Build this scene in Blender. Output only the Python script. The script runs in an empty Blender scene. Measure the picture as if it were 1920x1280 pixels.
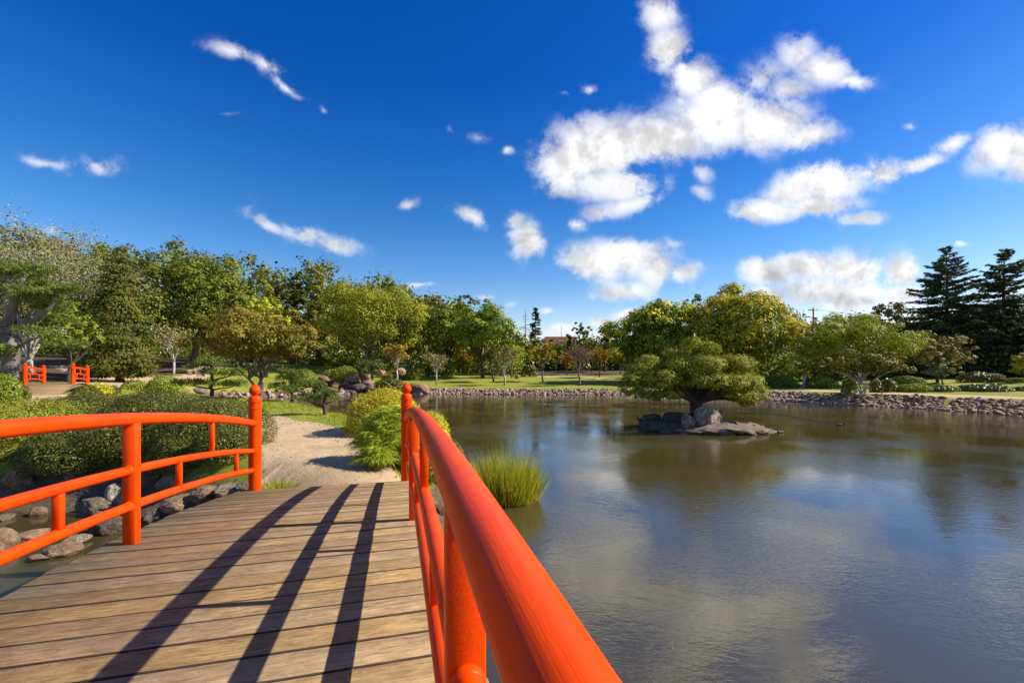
import bpy, math, random
import numpy as np
from mathutils import Vector, Matrix

# ------------------------------------------------------------------ camera, world, sun
FPX, YH, CAMZ = 828.3, 688.8, 3.0          # focal length in photo pixels, horizon row, eye height over the water
sc = bpy.context.scene
COL = sc.collection
cam_d = bpy.data.cameras.new('camera')
cam = bpy.data.objects.new('camera', cam_d)
COL.objects.link(cam)
cam.location = (0, 0, CAMZ)
cam.rotation_euler = (math.radians(90), 0, 0)
cam_d.sensor_width = 36
cam_d.lens = FPX / 1920 * 36
cam_d.shift_y = (YH - 640) / 1920
cam_d.clip_start = 0.03
cam_d.clip_end = 9000
sc.camera = cam

SUN_EL = math.radians(37.2)
SUN_AZ = math.radians(84.0)                # clockwise from +Y (the way the camera looks)
SUNDIR = Vector((math.sin(SUN_AZ) * math.cos(SUN_EL), math.cos(SUN_AZ) * math.cos(SUN_EL), math.sin(SUN_EL)))
sun_d = bpy.data.lights.new('sun', 'SUN')
sun_d.energy = 5.0
sun_d.angle = math.radians(0.5)
sun_d.color = (1.0, 0.93, 0.82)
sun = bpy.data.objects.new('sun', sun_d)
COL.objects.link(sun)
sun.rotation_euler = SUNDIR.to_track_quat('Z', 'Y').to_euler()
sun.location = (20, 0, 40)

sc.view_settings.view_transform = 'Standard'
sc.view_settings.look = 'None'
sc.view_settings.exposure = 0.75
sc.view_settings.gamma = 1
sc.view_settings.use_curve_mapping = False
sc.cycles.use_denoising = True
sc.cycles.max_bounces = 6
sc.cycles.diffuse_bounces = 3
sc.cycles.glossy_bounces = 3
sc.cycles.transmission_bounces = 3
sc.cycles.sample_clamp_indirect = 6
sc.cycles.caustics_reflective = False
sc.cycles.caustics_refractive = False

# ---- node helpers
class NT:
    def __init__(self, nt):
        self.nt = nt
    def n(self, t, **kw):
        nd = self.nt.nodes.new(t)
        for k, v in kw.items():
            setattr(nd, k, v)
        return nd
    def l(self, a, b):
        self.nt.links.new(a, b)
    def put(self, sock, v):
        if isinstance(v, bpy.types.NodeSocket):
            self.l(v, sock)
        else:
            sock.default_value = v
    def m(self, op, a, b=0.0, c=None, clamp=False):
        nd = self.n('ShaderNodeMath', operation=op, use_clamp=clamp)
        self.put(nd.inputs[0], a)
        self.put(nd.inputs[1], b)
        if c is not None:
            self.put(nd.inputs[2], c)
        return nd.outputs[0]
    def mr(self, v, a, b, c=0.0, d=1.0, smooth=True):
        nd = self.n('ShaderNodeMapRange', interpolation_type='SMOOTHSTEP' if smooth else 'LINEAR')
        self.put(nd.inputs[0], v)
        for i, x in enumerate((a, b, c, d)):
            self.put(nd.inputs[1 + i], x)
        return nd.outputs[0]
    def noise(self, vec, scale, detail=4, rough=0.55, dist=0.0, out=0, dim='3D'):
        nd = self.n('ShaderNodeTexNoise', noise_dimensions=dim)
        if vec is not None:
            self.l(vec, nd.inputs['Vector'])
        nd.inputs['Scale'].default_value = scale
        nd.inputs['Detail'].default_value = detail
        nd.inputs['Roughness'].default_value = rough
        nd.inputs['Distortion'].default_value = dist
        return nd.outputs[out]
    def ramp(self, v, stops, interp='LINEAR'):
        nd = self.n('ShaderNodeValToRGB')
        cr = nd.color_ramp
        cr.interpolation = interp
        while len(cr.elements) < len(stops):
            cr.elements.new(0.5)
        for e, (p, c) in zip(cr.elements, stops):
            e.position = p
            e.color = (*c, 1) if len(c) == 3 else c
        self.put(nd.inputs[0], v)
        return nd.outputs[0]
    def mix(self, f, a, b, mode='MIX'):
        nd = self.n('ShaderNodeMix', data_type='RGBA', blend_type=mode)
        self.put(nd.inputs[0], f)
        for s, v in ((nd.inputs[6], a), (nd.inputs[7], b)):
            if isinstance(v, tuple) and len(v) == 3:
                v = (*v, 1)
            self.put(s, v)
        return nd.outputs[2]
    def vm(self, op, a, b=None):
        nd = self.n('ShaderNodeVectorMath', operation=op)
        self.put(nd.inputs[0], a)
        if b is not None:
            self.put(nd.inputs[1], b)
        return nd.outputs[0]
    def comb(self, x, y, z):
        nd = self.n('ShaderNodeCombineXYZ')
        for s, v in zip(nd.inputs, (x, y, z)):
            self.put(s, v)
        return nd.outputs[0]
    def bump(self, h, strength, dist, normal=None):
        nd = self.n('ShaderNodeBump')
        nd.inputs['Strength'].default_value = strength
        nd.inputs['Distance'].default_value = dist
        self.l(h, nd.inputs['Height'])
        if normal is not None:
            self.l(normal, nd.inputs['Normal'])
        return nd.outputs[0]

# ---- world: Nishita sky with fair weather cumulus spread over the sky directions
world = bpy.data.worlds.new('World')
sc.world = world
world.use_nodes = True
W = NT(world.node_tree)
world.node_tree.nodes.clear()
sky = W.n('ShaderNodeTexSky', sky_type='NISHITA', sun_disc=False)
sky.sun_elevation = SUN_EL
sky.sun_rotation = SUN_AZ
sky.altitude = 600
sky.air_density = 1.0
sky.dust_density = 0.35
sky.ozone_density = 3.0
hs = W.n('ShaderNodeHueSaturation')
hs.inputs['Saturation'].default_value = 1.38
hs.inputs['Value'].default_value = 0.80
W.l(sky.outputs[0], hs.inputs['Color'])
tc = W.n('ShaderNodeTexCoord')
sp = W.n('ShaderNodeSeparateXYZ')
W.l(tc.outputs['Generated'], sp.inputs[0])
dx, dy, dz = sp.outputs
dyc = W.m('MAXIMUM', dy, 0.12)
u = W.m('DIVIDE', dx, dyc)
v = W.m('DIVIDE', dz, dyc)
uv = W.comb(u, v, 0.0)
wn = W.noise(uv, 3.2, 5, 0.6, out=1)
wv = W.vm('SUBTRACT', wn, (0.5, 0.5, 0.5))
wsc = W.n('ShaderNodeVectorMath', operation='SCALE')
W.l(wv, wsc.inputs[0])
wsc.inputs['Scale'].default_value = 0.10
uvw = W.vm('ADD', uv, wsc.outputs[0])
CLOUDS = [  # azimuth / elevation of the cloud heaps, as (px, py, rx, ry, rot, density)
 (1130,275,112,66,0,1),(1075,300,72,50,0,1),(1225,262,120,55,0,1),(1340,225,110,62,0,1),(1440,225,100,58,0,1),
 (1520,255,68,34,0,.9),(1150,345,95,42,0,.95),(1065,340,55,38,0,.8),(1180,385,75,22,20,.7),(1130,405,40,20,0,.6),
 (1240,25,44,46,0,.82),(1258,85,46,50,0,.88),(1300,140,52,48,0,.92),(1335,180,60,42,0,.9),(1370,190,60,40,0,.9),
 (1490,95,42,40,0,.72),(1545,130,68,34,-12,.85),(1600,155,44,18,-10,.7),(1430,140,58,36,30,.55),(1480,160,70,30,0,.62),
 (1275,185,26,22,0,.5),(1310,330,24,22,0,.55),(1308,368,26,16,0,.55),(1085,425,22,12,0,.55),(1105,168,20,12,0,.42),(1050,175,12,8,0,.45),
 (955,276,16,9,0,.5),(1500,350,86,38,18,1),(1430,392,72,26,8,1),(1560,345,72,44,0,.98),(1530,385,90,26,0,.95),(1650,330,56,36,0,.75),
 (1715,308,78,17,18,.78),(1785,272,42,16,12,.72),(1885,285,72,50,22,1),(1935,315,60,40,0,.9),(1615,414,52,14,0,.75),
 (1115,492,72,38,0,1),(1180,482,90,34,0,1),(1235,505,50,36,0,.95),(1165,538,80,24,0,.75),(1285,515,32,22,0,.75),(1265,462,24,10,0,.4),
 (1435,510,58,36,0,1),(1500,498,84,32,0,1),(1590,500,84,32,0,1),(1690,505,46,38,0,1),(1560,545,165,38,0,.95),(1440,560,62,30,0,.85),(1690,545,60,28,0,.85),
 (990,455,46,34,-50,.85),(965,420,26,18,0,.7),(878,416,36,15,-35,.65),(763,386,26,12,15,.55),
 (1180,582,58,14,8,.9),(1122,598,30,14,0,.8),(1045,622,36,14,0,.7),(952,568,14,7,0,.5),(1022,582,14,9,0,.55),(905,552,18,6,0,.45),
 (430,95,52,15,-18,.5),(490,122,42,18,-20,.54),(530,160,46,9,-35,.5),(605,208,8,12,20,.35),(430,214,28,6,-8,.25),
 (85,295,70,11,-8,.48),(185,310,58,24,-12,.52),(500,420,52,12,-22,.56),(575,440,56,18,-14,.64),(635,458,60,18,-16,.68),(465,395,16,18,30,.35),
 (97,426,24,10,0,.42),(790,540,32,7,0,.5),(1802,462,18,7,0,.6),(1700,240,14,8,0,.38),(840,240,10,14,20,.25),(895,250,24,10,0,.25),
]
d = None
for (px, py, rx, ry, rot, s) in CLOUDS:
    mp = W.n('ShaderNodeMapping', vector_type='TEXTURE')
    W.l(uvw, mp.inputs[0])
    mp.inputs['Location'].default_value = ((px - 960) / FPX, (YH - py) / FPX, 0)
    mp.inputs['Rotation'].default_value = (0, 0, math.radians(rot))
    mp.inputs['Scale'].default_value = (rx / FPX * 1.28, ry / FPX * 1.28, 1)
    ln = W.n('ShaderNodeVectorMath', operation='LENGTH')
    W.l(mp.outputs[0], ln.inputs[0])
    w = W.m('MULTIPLY_ADD', ln.outputs['Value'], -s, s)
    d = w if d is None else W.m('SMOOTH_MAX', d, w, 0.14)
# beyond the view the same kind of scattered cloud carries on
pz = W.m('MAXIMUM', dz, 0.10)
gen = W.noise(W.comb(W.m('DIVIDE', dx, pz), W.m('DIVIDE', dy, pz), 7.3), 1.1, 3, 0.5)
gen = W.mr(gen, 0.46, 0.72, -0.3, 0.7)
au = W.m('ABSOLUTE', u)
outm = W.m('MAXIMUM', W.mr(au, 1.18, 1.45), W.mr(v, 0.86, 1.1))
outm = W.m('MAXIMUM', outm, W.mr(dy, 0.25, 0.13))
field = W.n('ShaderNodeMix', data_type='FLOAT')
W.l(outm, field.inputs[0]); W.l(d, field.inputs[2]); W.l(gen, field.inputs[3])
fd = field.outputs[0]
n1 = W.noise(uv, 8.0, 12, 0.66, 0.2)
n1b = W.noise(W.vm('ADD', uv, (0.022, 0.026, 0.0)), 8.0, 5, 0.6, 0.25)
relief = W.mr(W.m('SUBTRACT', n1b, n1), -0.10, 0.14, 1.06, 0.70)
n2 = W.noise(uv, 26.0, 5, 0.6)
nz = W.m('ADD', W.m('MULTIPLY', W.m('SUBTRACT', n1, 0.5), 2.3), W.m('MULTIPLY', W.m('SUBTRACT', n2, 0.5), 0.5))
dens = W.m('ADD', W.m('MULTIPLY_ADD', fd, 1.0, 0.13), nz)
alpha = W.mr(dens, 0.10, 0.58, 0.0, 1.0)
thick = W.mr(fd, 0.2, 0.75)
alpha = W.m('MULTIPLY', alpha, W.mr(fd, -0.06, 0.78, 0.04, 1.0))
sh = W.noise(uv, 5.5, 4, 0.55)
low = W.mr(v, 0.5, 0.12, 0.35, 1.0)
grey = W.m('MULTIPLY', W.m('MULTIPLY', W.mr(sh, 0.40, 0.62), thick), low)
n3 = W.m('MULTIPLY', relief, W.mr(n2, 0.3, 0.6, 0.94, 1.02))
ccol = W.mix(grey, (8.9, 8.85, 8.9), (5.2, 5.3, 5.7))
ccol = W.mix(0.5, ccol, ccol)
cv = W.n('ShaderNodeVectorMath', operation='SCALE')
W.l(ccol, cv.inputs[0]); W.l(n3, cv.inputs['Scale'])
skyb = W.mix(1.0, hs.outputs[0], W.mix(W.mr(dz, -0.02, 0.54, 0, 1, False), (3.0, 2.0, 1.62), (0.50, 0.98, 1.60)), 'MULTIPLY')
skyc = W.mix(alpha, skyb, cv.outputs[0])
bg = W.n('ShaderNodeBackground')
bg.inputs['Strength'].default_value = 0.074
W.l(skyc, bg.inputs['Color'])
wo = W.n('ShaderNodeOutputWorld')
W.l(bg.outputs[0], wo.inputs['Surface'])

# ------------------------------------------------------------------ geometry helpers
RS = np.random.RandomState

def PT(px, D, py=None, z=None):
    """a place in the garden from the bearing of a photo column at distance D"""
    x = (px - 960) / FPX * D
    zz = z if z is not None else CAMZ - (py - YH) / FPX * D
    return np.array([x, D, zz])

def mesh_np(name, V, F, mats=None, midx=None, smooth=False):
    """V (n,3); F list of int arrays (k,3|4)"""
    if not isinstance(F, list):
        F = [F]
    F = [f for f in F if len(f)]
    me = bpy.data.meshes.new(name)
    V = np.ascontiguousarray(V, dtype=np.float32)
    me.vertices.add(len(V))
    me.vertices.foreach_set('co', V.ravel())
    nl = sum(f.size for f in F)
    npol = sum(len(f) for f in F)
    me.loops.add(nl)
    me.loops.foreach_set('vertex_index', np.concatenate([f.ravel() for f in F]).astype(np.int32))
    starts = []; c = 0
    for f in F:
        starts.append(np.arange(len(f)) * f.shape[1] + c); c += f.size
    me.polygons.add(npol)
    me.polygons.foreach_set('loop_start', np.concatenate(starts).astype(np.int32))
    if midx is not None:
        me.polygons.foreach_set('material_index', np.asarray(midx, dtype=np.int32))
    if smooth:
        me.polygons.foreach_set('use_smooth', np.ones(npol, dtype=bool))
    me.update(calc_edges=True)
    for m in (mats or []):
        me.materials.append(m)
    return me

class G:
    """collects pieces into one mesh"""
    def __init__(self):
        self.V = []; self.F3 = []; self.F4 = []; self.n = 0
    def add(self, V, F):
        V = np.asarray(V, float).reshape(-1, 3)
        F = np.asarray(F, int)
        (self.F4 if F.shape[1] == 4 else self.F3).append(F + self.n)
        self.V.append(V); self.n += len(V)
    def mesh(self, name, mats, smooth=False):
        F = []
        if self.F3: F.append(np.concatenate(self.F3))
        if self.F4: F.append(np.concatenate(self.F4))
        return mesh_np(name, np.concatenate(self.V), F, mats, smooth=smooth)

def obj(name, me, parent=None, loc=None):
    o = bpy.data.objects.new(name, me)
    COL.objects.link(o)
    if parent is not None:
        o.parent = parent
    if loc is not None:
        o.location = loc
    return o

def tag(o, label, cat, group=None):
    o['label'] = label; o['category'] = cat
    if group: o['group'] = group
    return o

def thing(name, label, cat, loc=(0, 0, 0), rz=0.0, group=None):
    o = obj(name, None, None, tuple(float(q) for q in loc))
    o.rotation_euler = (0, 0, rz)
    o.empty_display_size = 0.3
    return tag(o, label, cat, group)

def kind(o, k):
    o['kind'] = k
    return o

def tube(P, R, n=8, cap=True, flat=1.0):
    P = np.asarray(P, float); R = np.broadcast_to(np.asarray(R, float), (len(P),))
    T = np.gradient(P, axis=0); T /= np.linalg.norm(T, axis=1)[:, None] + 1e-9
    ref = np.array([0, 0, 1.0]) if abs(T[0][2]) < 0.9 else np.array([1.0, 0, 0])
    A = np.cross(T[0], ref); A /= np.linalg.norm(A)
    V = []
    ang = np.linspace(0, 2 * np.pi, n, endpoint=False)
    for i in range(len(P)):
        A = A - T[i] * np.dot(A, T[i]); A /= np.linalg.norm(A) + 1e-9
        B = np.cross(T[i], A)
        V.append(P[i] + R[i] * (np.cos(ang)[:, None] * A + flat * np.sin(ang)[:, None] * B))
    V = np.concatenate(V)
    F = []
    for i in range(len(P) - 1):
        for k in range(n):
            F.append((i * n + k, i * n + (k + 1) % n, (i + 1) * n + (k + 1) % n, (i + 1) * n + k))
    F = np.array(F)
    if cap:
        V = np.concatenate([V, P[:1], P[-1:]])
        a = len(P) * n; b = a + 1; e = (len(P) - 1) * n
        C = [(a, (k + 1) % n, k, k) for k in range(n)] + [(b, e + k, e + (k + 1) % n, e + (k + 1) % n) for k in range(n)]
        C = np.array(C)[:, :3]
        return V, F, C
    return V, F, np.zeros((0, 3), int)

def add_tube(g, P, R, n=8, cap=True, flat=1.0):
    V, F, C = tube(P, R, n, cap, flat)
    b = g.n
    g.V.append(V); g.n += len(V)
    g.F4.append(F + b)
    if len(C): g.F3.append(C + b)

def add_box(g, c, s, M=None, bev=0.0):
    """box of size s centred c; optional 3x3 axes M (columns) and a small chamfer"""
    c = np.asarray(c, float); h = np.asarray(s, float) / 2
    if bev <= 0:
        V = np.array([(x, y, z) for x in (-1, 1) for y in (-1, 1) for z in (-1, 1)]) * h
        F = np.array([(0, 1, 3, 2), (4, 6, 7, 5), (0, 4, 5, 1), (2, 3, 7, 6), (0, 2, 6, 4), (1, 5, 7, 3)])
        if M is not None: V = V @ np.asarray(M).T
        g.add(V + c, F)
        return
    bm = chamfer_box(h, bev)
    V, Q, T3 = bm
    if M is not None: V = V @ np.asarray(M).T
    b = g.n
    g.V.append(V + c); g.n += len(V)
    g.F4.append(Q + b); g.F3.append(T3 + b)

def chamfer_box(h, b):
    V = []; idx = {}
    for sx in (-1, 1):
        for sy in (-1, 1):
            for sz in (-1, 1):
                s = np.array([sx, sy, sz])
                for a in range(3):
                    p = s * (h - b); p = p.astype(float); p[a] = s[a] * h[a]
                    idx[(sx, sy, sz, a)] = len(V); V.append(p)
    Q = []; T = []
    for a in range(3):
        o1, o2 = [k for k in range(3) if k != a]
        for s in (-1, 1):
            c = []
            for (p, q) in ((-1, -1), (1, -1), (1, 1), (-1, 1)):
                k = [0, 0, 0]; k[a] = s; k[o1] = p; k[o2] = q
                c.append(idx[(*k, a)])
            flip = (s > 0) != (a == 1)
            Q.append(c if flip else c[::-1])
    for a in range(3):                    # edges parallel to axis a
        o1, o2 = [k for k in range(3) if k != a]
        for p in (-1, 1):
            for q in (-1, 1):
                def I(s, ax):
                    k = [0, 0, 0]; k[a] = s; k[o1] = p; k[o2] = q
                    return idx[(*k, ax)]
                c = [I(-1, o1), I(1, o1), I(1, o2), I(-1, o2)]
                Q.append(c)
    for sx in (-1, 1):
        for sy in (-1, 1):
            for sz in (-1, 1):
                T.append([idx[(sx, sy, sz, a)] for a in range(3)])
    V = np.array(V)
    Q = np.array(Q); T = np.array(T)
    for arr in (Q, T):
        for i in range(len(arr)):
            f = arr[i]; p = V[f]
            nrm = np.cross(p[1] - p[0], p[2] - p[0])
            if np.dot(nrm, p.mean(0)) < 0:
                arr[i] = f[::-1]
    return V, Q, T

def lathe(g, prof, n=20, c=(0, 0, 0)):
    prof = np.asarray(prof, float)
    ang = np.linspace(0, 2 * np.pi, n, endpoint=False)
    V = np.concatenate([np.stack([r * np.cos(ang), r * np.sin(ang), np.full(n, z)], 1) for r, z in prof]) + np.asarray(c, float)
    F = [(i * n + k, i * n + (k + 1) % n, (i + 1) * n + (k + 1) % n, (i + 1) * n + k) for i in range(len(prof) - 1) for k in range(n)]
    g.add(V, F)

_ICO = {}
def ico(sub):
    if sub not in _ICO:
        t = (1 + 5 ** .5) / 2
        V = [(-1, t, 0), (1, t, 0), (-1, -t, 0), (1, -t, 0), (0, -1, t), (0, 1, t), (0, -1, -t), (0, 1, -t), (t, 0, -1), (t, 0, 1), (-t, 0, -1), (-t, 0, 1)]
        F = [(0, 11, 5), (0, 5, 1), (0, 1, 7), (0, 7, 10), (0, 10, 11), (1, 5, 9), (5, 11, 4), (11, 10, 2), (10, 7, 6), (7, 1, 8), (3, 9, 4), (3, 4, 2), (3, 2, 6), (3, 6, 8), (3, 8, 9), (4, 9, 5), (2, 4, 11), (6, 2, 10), (8, 6, 7), (9, 8, 1)]
        V = [np.array(q) / np.linalg.norm(q) for q in V]
        for _ in range(sub):
            mid = {}; NF = []
            def mp(a, b):
                k = (min(a, b), max(a, b))
                if k not in mid:
                    q = V[a] + V[b]; V.append(q / np.linalg.norm(q)); mid[k] = len(V) - 1
                return mid[k]
            for a, b, c in F:
                x, y, z = mp(a, b), mp(b, c), mp(c, a)
                NF += [(a, x, z), (b, y, x), (c, z, y), (x, y, z)]
            F = NF
        _ICO[sub] = (np.array(V), np.array(F))
    return _ICO[sub]

def fbm(P, seed, freq=1.0, octv=4, rough=0.5):
    """cheap smooth pseudo noise from random sine waves"""
    r = RS(seed); out = np.zeros(len(P)); amp = 1.0
    for o in range(octv):
        for k in range(4):
            dd = r.normal(size=3); dd /= np.linalg.norm(dd)
            out += amp * 0.5 * np.sin(P @ dd * freq * (2 ** o) * r.uniform(.7, 1.4) * 2.2 + r.uniform(0, 6.28))
        amp *= rough
    return out

def rock_mesh(name, mat, seed, sub=3, rough=0.22, facets=6):
    V, F = ico(sub); V = V.copy(); r = RS(seed)
    rad = 1 + rough * 0.5 * fbm(V, seed, 1.0, 4, 0.55)
    V = V * rad[:, None]
    for k in range(facets):               # cleaved faces
        nrm = r.normal(size=3); nrm /= np.linalg.norm(nrm)
        dlim = r.uniform(.68, .95)
        dd = V @ nrm - dlim
        V -= np.where(dd > 0, dd * .85, 0)[:, None] * nrm
    V += 0.02 * fbm(V * 4, seed + 5, 2.0, 3)[:, None] * V
    return mesh_np(name, V, F, [mat], smooth=True)

# ---- foliage
def quads_at(P, N, size, asp, r, tang=None):
    n = len(P)
    N = N / (np.linalg.norm(N, axis=1)[:, None] + 1e-9)
    T = r.normal(size=(n, 3)) if tang is None else tang
    T = T - N * np.sum(T * N, 1)[:, None]
    T /= np.linalg.norm(T, axis=1)[:, None] + 1e-9
    B = np.cross(N, T)
    s = (np.broadcast_to(size, (n,)) * r.uniform(.65, 1.35, n))[:, None]
    V = np.empty((n, 4, 3))
    V[:, 0] = P - T * s * .5
    V[:, 1] = P + B * s * .5 * asp + T * s * .08
    V[:, 2] = P + T * s * .5
    V[:, 3] = P - B * s * .5 * asp + T * s * .08
    F = np.arange(n * 4).reshape(n, 4)
    return V.reshape(-1, 3), F

def unit(r, n):
    q = r.normal(size=(n, 3))
    return q / np.linalg.norm(q, axis=1)[:, None]

def crown_points(blobs, n, r, clump=0.22, per=26, lowcut=-0.55):
    """leaf positions: clumps sit in the outer shell of each blob, leaves crowd each clump"""
    blobs = np.asarray(blobs, float)
    area = (blobs[:, 3] * blobs[:, 4] + blobs[:, 4] * blobs[:, 5] + blobs[:, 3] * blobs[:, 5])
    nc = max(4, n // per)
    bi = r.choice(len(blobs), nc, p=area / area.sum())
    D = unit(r, nc)
    D[:, 2] = np.where(D[:, 2] < lowcut, -D[:, 2] * .6, D[:, 2])
    rad = 1 - .26 * r.uniform(0, 1, nc) ** 1.6 + .12 * (r.uniform(0, 1, nc) > .86)
    C = blobs[bi, :3] + D * blobs[bi, 3:6] * rad[:, None]
    cs = clump * blobs[bi, 3:6].min(1) * r.uniform(.7, 1.5, nc)
    li = np.repeat(np.arange(nc), per)
    O = r.normal(size=(len(li), 3))
    O /= np.maximum(1, np.linalg.norm(O, axis=1)[:, None] / 1.6)
    P = C[li] + O * cs[li][:, None] * np.array([1, 1, .72])
    N = D[li] * .95 + O * .4 + np.array([0, 0, .35]) + r.normal(size=(len(li), 3)) * .26
    return P, N

def auto_blobs(c, rx, ry, rz, nb, r, br=(.24, .40), core=True, flat_low=True):
    B = []
    D = unit(r, nb)
    # spread them evenly
    i = np.arange(nb) + .5
    ph = np.arccos(1 - 2 * i / nb); th = np.pi * (1 + 5 ** .5) * i + r.uniform(0, 6)
    D = np.stack([np.cos(th) * np.sin(ph), np.sin(th) * np.sin(ph), np.cos(ph)], 1) + r.normal(size=(nb, 3)) * .18
    if flat_low:
        D[:, 2] = np.where(D[:, 2] < -.55, D[:, 2] * .55, D[:, 2])
    for q in D:
        k = r.uniform(*br); t = r.uniform(.56, .82)
        B.append((c[0] + q[0] * rx * t, c[1] + q[1] * ry * t, c[2] + q[2] * rz * t, rx * k, ry * k, rz * k * r.uniform(.75, 1.05)))
    if core:
        B.append((c[0], c[1], c[2], rx * .62, ry * .62, rz * .6))
    return B

def limb_pts(a, b, r, sag=0.12, n=6):
    a = np.asarray(a, float); b = np.asarray(b, float)
    t = np.linspace(0, 1, n)[:, None]
    L = np.linalg.norm(b - a)
    off = r.normal(size=3) * sag * L
    return a + (b - a) * t + np.sin(t * np.pi) * off + np.array([0, 0, 1]) * (np.sin(t * np.pi) * L * .08)

# ------------------------------------------------------------------ materials
def new_mat(name):
    m = bpy.data.materials.new(name); m.use_nodes = True
    T = NT(m.node_tree)
    bs = m.node_tree.nodes['Principled BSDF']
    return m, T, bs

LEAF_GAIN = 2.05
def leaf_mat(name, cols, transl=.15, rough=.62, patch=1.0, gloss=.12):
    cols = [(c[0] * LEAF_GAIN * 1.08, c[1] * LEAF_GAIN, c[2] * LEAF_GAIN * .8) for c in cols]
    m, T, bs = new_mat(name)
    geo = T.n('ShaderNodeNewGeometry')
    oi = T.n('ShaderNodeObjectInfo')
    tco = T.n('ShaderNodeTexCoord')
    big = T.noise(tco.outputs['Object'], patch, 3, .6)
    f = T.m('ADD', T.m('MULTIPLY', geo.outputs['Random Per Island'], .62), T.m('MULTIPLY', T.m('SUBTRACT', big, .32), .85), clamp=True)
    k = len(cols)
    col = T.ramp(f, [(i / (k - 1), c) for i, c in enumerate(cols)])
    hsv = T.n('ShaderNodeHueSaturation')
    T.l(col, hsv.inputs['Color'])
    T.l(T.mr(oi.outputs['Random'], 0, 1, .488, .512, False), hsv.inputs['Hue'])
    T.l(T.mr(oi.outputs['Random'], 0, 1, .9, 1.12, False), hsv.inputs['Value'])
    T.l(hsv.outputs[0], bs.inputs['Base Color'])
    bs.inputs['Roughness'].default_value = rough
    bs.inputs['Specular IOR Level'].default_value = gloss
    tr = T.n('ShaderNodeBsdfTranslucent')
    T.l(T.mix(1.0, hsv.outputs[0], (1.25, 1.2, .6), 'MULTIPLY'), tr.inputs[0])
    mx = T.n('ShaderNodeMixShader')
    mx.inputs[0].default_value = transl
    T.l(bs.outputs[0], mx.inputs[1]); T.l(tr.outputs[0], mx.inputs[2])
    T.l(mx.outputs[0], m.node_tree.nodes['Material Output'].inputs[0])
    return m

LM = {
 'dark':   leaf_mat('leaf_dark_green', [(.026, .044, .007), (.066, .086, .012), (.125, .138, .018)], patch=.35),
 'olive':  leaf_mat('leaf_olive', [(.045, .056, .010), (.105, .108, .017), (.18, .16, .026)], patch=.3),
 'mid':    leaf_mat('leaf_mid_green', [(.04, .065, .010), (.09, .12, .016), (.16, .18, .022)], patch=.35),
 'lime':   leaf_mat('leaf_yellow_green', [(.09, .115, .012), (.18, .19, .018), (.28, .26, .025)], patch=.4),
 'gold':   leaf_mat('leaf_golden', [(.015, .026, .005), (.038, .047, .008), (.10, .082, .014)], patch=.3, transl=.14),
 'maple':  leaf_mat('leaf_red_brown', [(.055, .066, .010), (.105, .095, .015), (.155, .09, .02)], patch=.45),
 'orange': leaf_mat('leaf_orange', [(.09, .08, .01), (.16, .11, .014), (.21, .11, .02)], patch=.8),
 'yellow': leaf_mat('leaf_autumn_yellow', [(.085, .085, .01), (.15, .125, .014), (.22, .15, .016)], patch=.8),
 'grey':   leaf_mat('leaf_grey_green', [(.05, .06, .035), (.11, .12, .065), (.19, .19, .12)], patch=.4),
 'brown':  leaf_mat('leaf_dull_brown', [(.05, .05, .016), (.10, .088, .028), (.16, .125, .045)], patch=.5),
 'blue':   leaf_mat('needle_blue_green', [(.024, .044, .028), (.05, .08, .05), (.10, .135, .085)], transl=.2, patch=.4),
 'pine':   leaf_mat('needle_pine', [(.03, .05, .012), (.065, .09, .02), (.12, .145, .035)], transl=.2, patch=.8),
 'purple': leaf_mat('leaf_purple', [(.05, .03, .028), (.085, .05, .045), (.12, .08, .06)], patch=.8),
 'flower': leaf_mat('flower_yellow', [(.17, .175, .011), (.29, .265, .013), (.40, .345, .018)], patch=.6),
 'cypress':leaf_mat('leaf_fresh_cypress', [(.05, .07, .008), (.13, .145, .014), (.23, .225, .022)], patch=.5),
 'hedge':  leaf_mat('leaf_hedge', [(.018, .030, .005), (.055, .062, .010), (.135, .135, .022)], transl=.2, rough=.42, patch=.6, gloss=.3),
 'ylhedge':leaf_mat('leaf_yellow_hedge', [(.08, .10, .012), (.22, .21, .02), (.42, .36, .03)], transl=.25, patch=2.0),
 'azalea': leaf_mat('leaf_azalea', [(.05, .075, .012), (.11, .135, .018), (.19, .20, .025)], transl=.2, patch=.7),
 'sedge':  leaf_mat('blade_sedge', [(.08, .115, .013), (.17, .215, .026), (.30, .33, .05)], transl=.35, patch=1.5),
 'reed':   leaf_mat('blade_reed', [(.06, .085, .010), (.155, .165, .018), (.32, .27, .045)], transl=.3, patch=1.2),
 'grass':  leaf_mat('blade_grass', [(.07, .10, .014), (.14, .17, .025), (.22, .22, .045)], transl=.3, patch=.5),
}

def bark_mat(name, a, b, scale=6):
    m, T, bs = new_mat(name)
    tco = T.n('ShaderNodeTexCoord')
    mp = T.n('ShaderNodeMapping'); mp.inputs['Scale'].default_value = (1, 1, .35)
    T.l(tco.outputs['Object'], mp.inputs[0])
    n = T.noise(mp.outputs[0], scale, 6, .65)
    T.l(T.ramp(n, [(.3, a), (.7, b)]), bs.inputs['Base Color'])
    T.l(T.bump(n, .7, .03), bs.inputs['Normal'])
    bs.inputs['Roughness'].default_value = .9
    return m
BK = {'dark': bark_mat('bark_dark', (.03, .022, .016), (.10, .075, .055)),
      'grey': bark_mat('bark_grey', (.06, .05, .043), (.22, .19, .165)),
      'pale': bark_mat('bark_pale', (.22, .20, .17), (.52, .48, .42)),
      'twig': bark_mat('bark_twig', (.10, .07, .055), (.24, .18, .14))}

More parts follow.
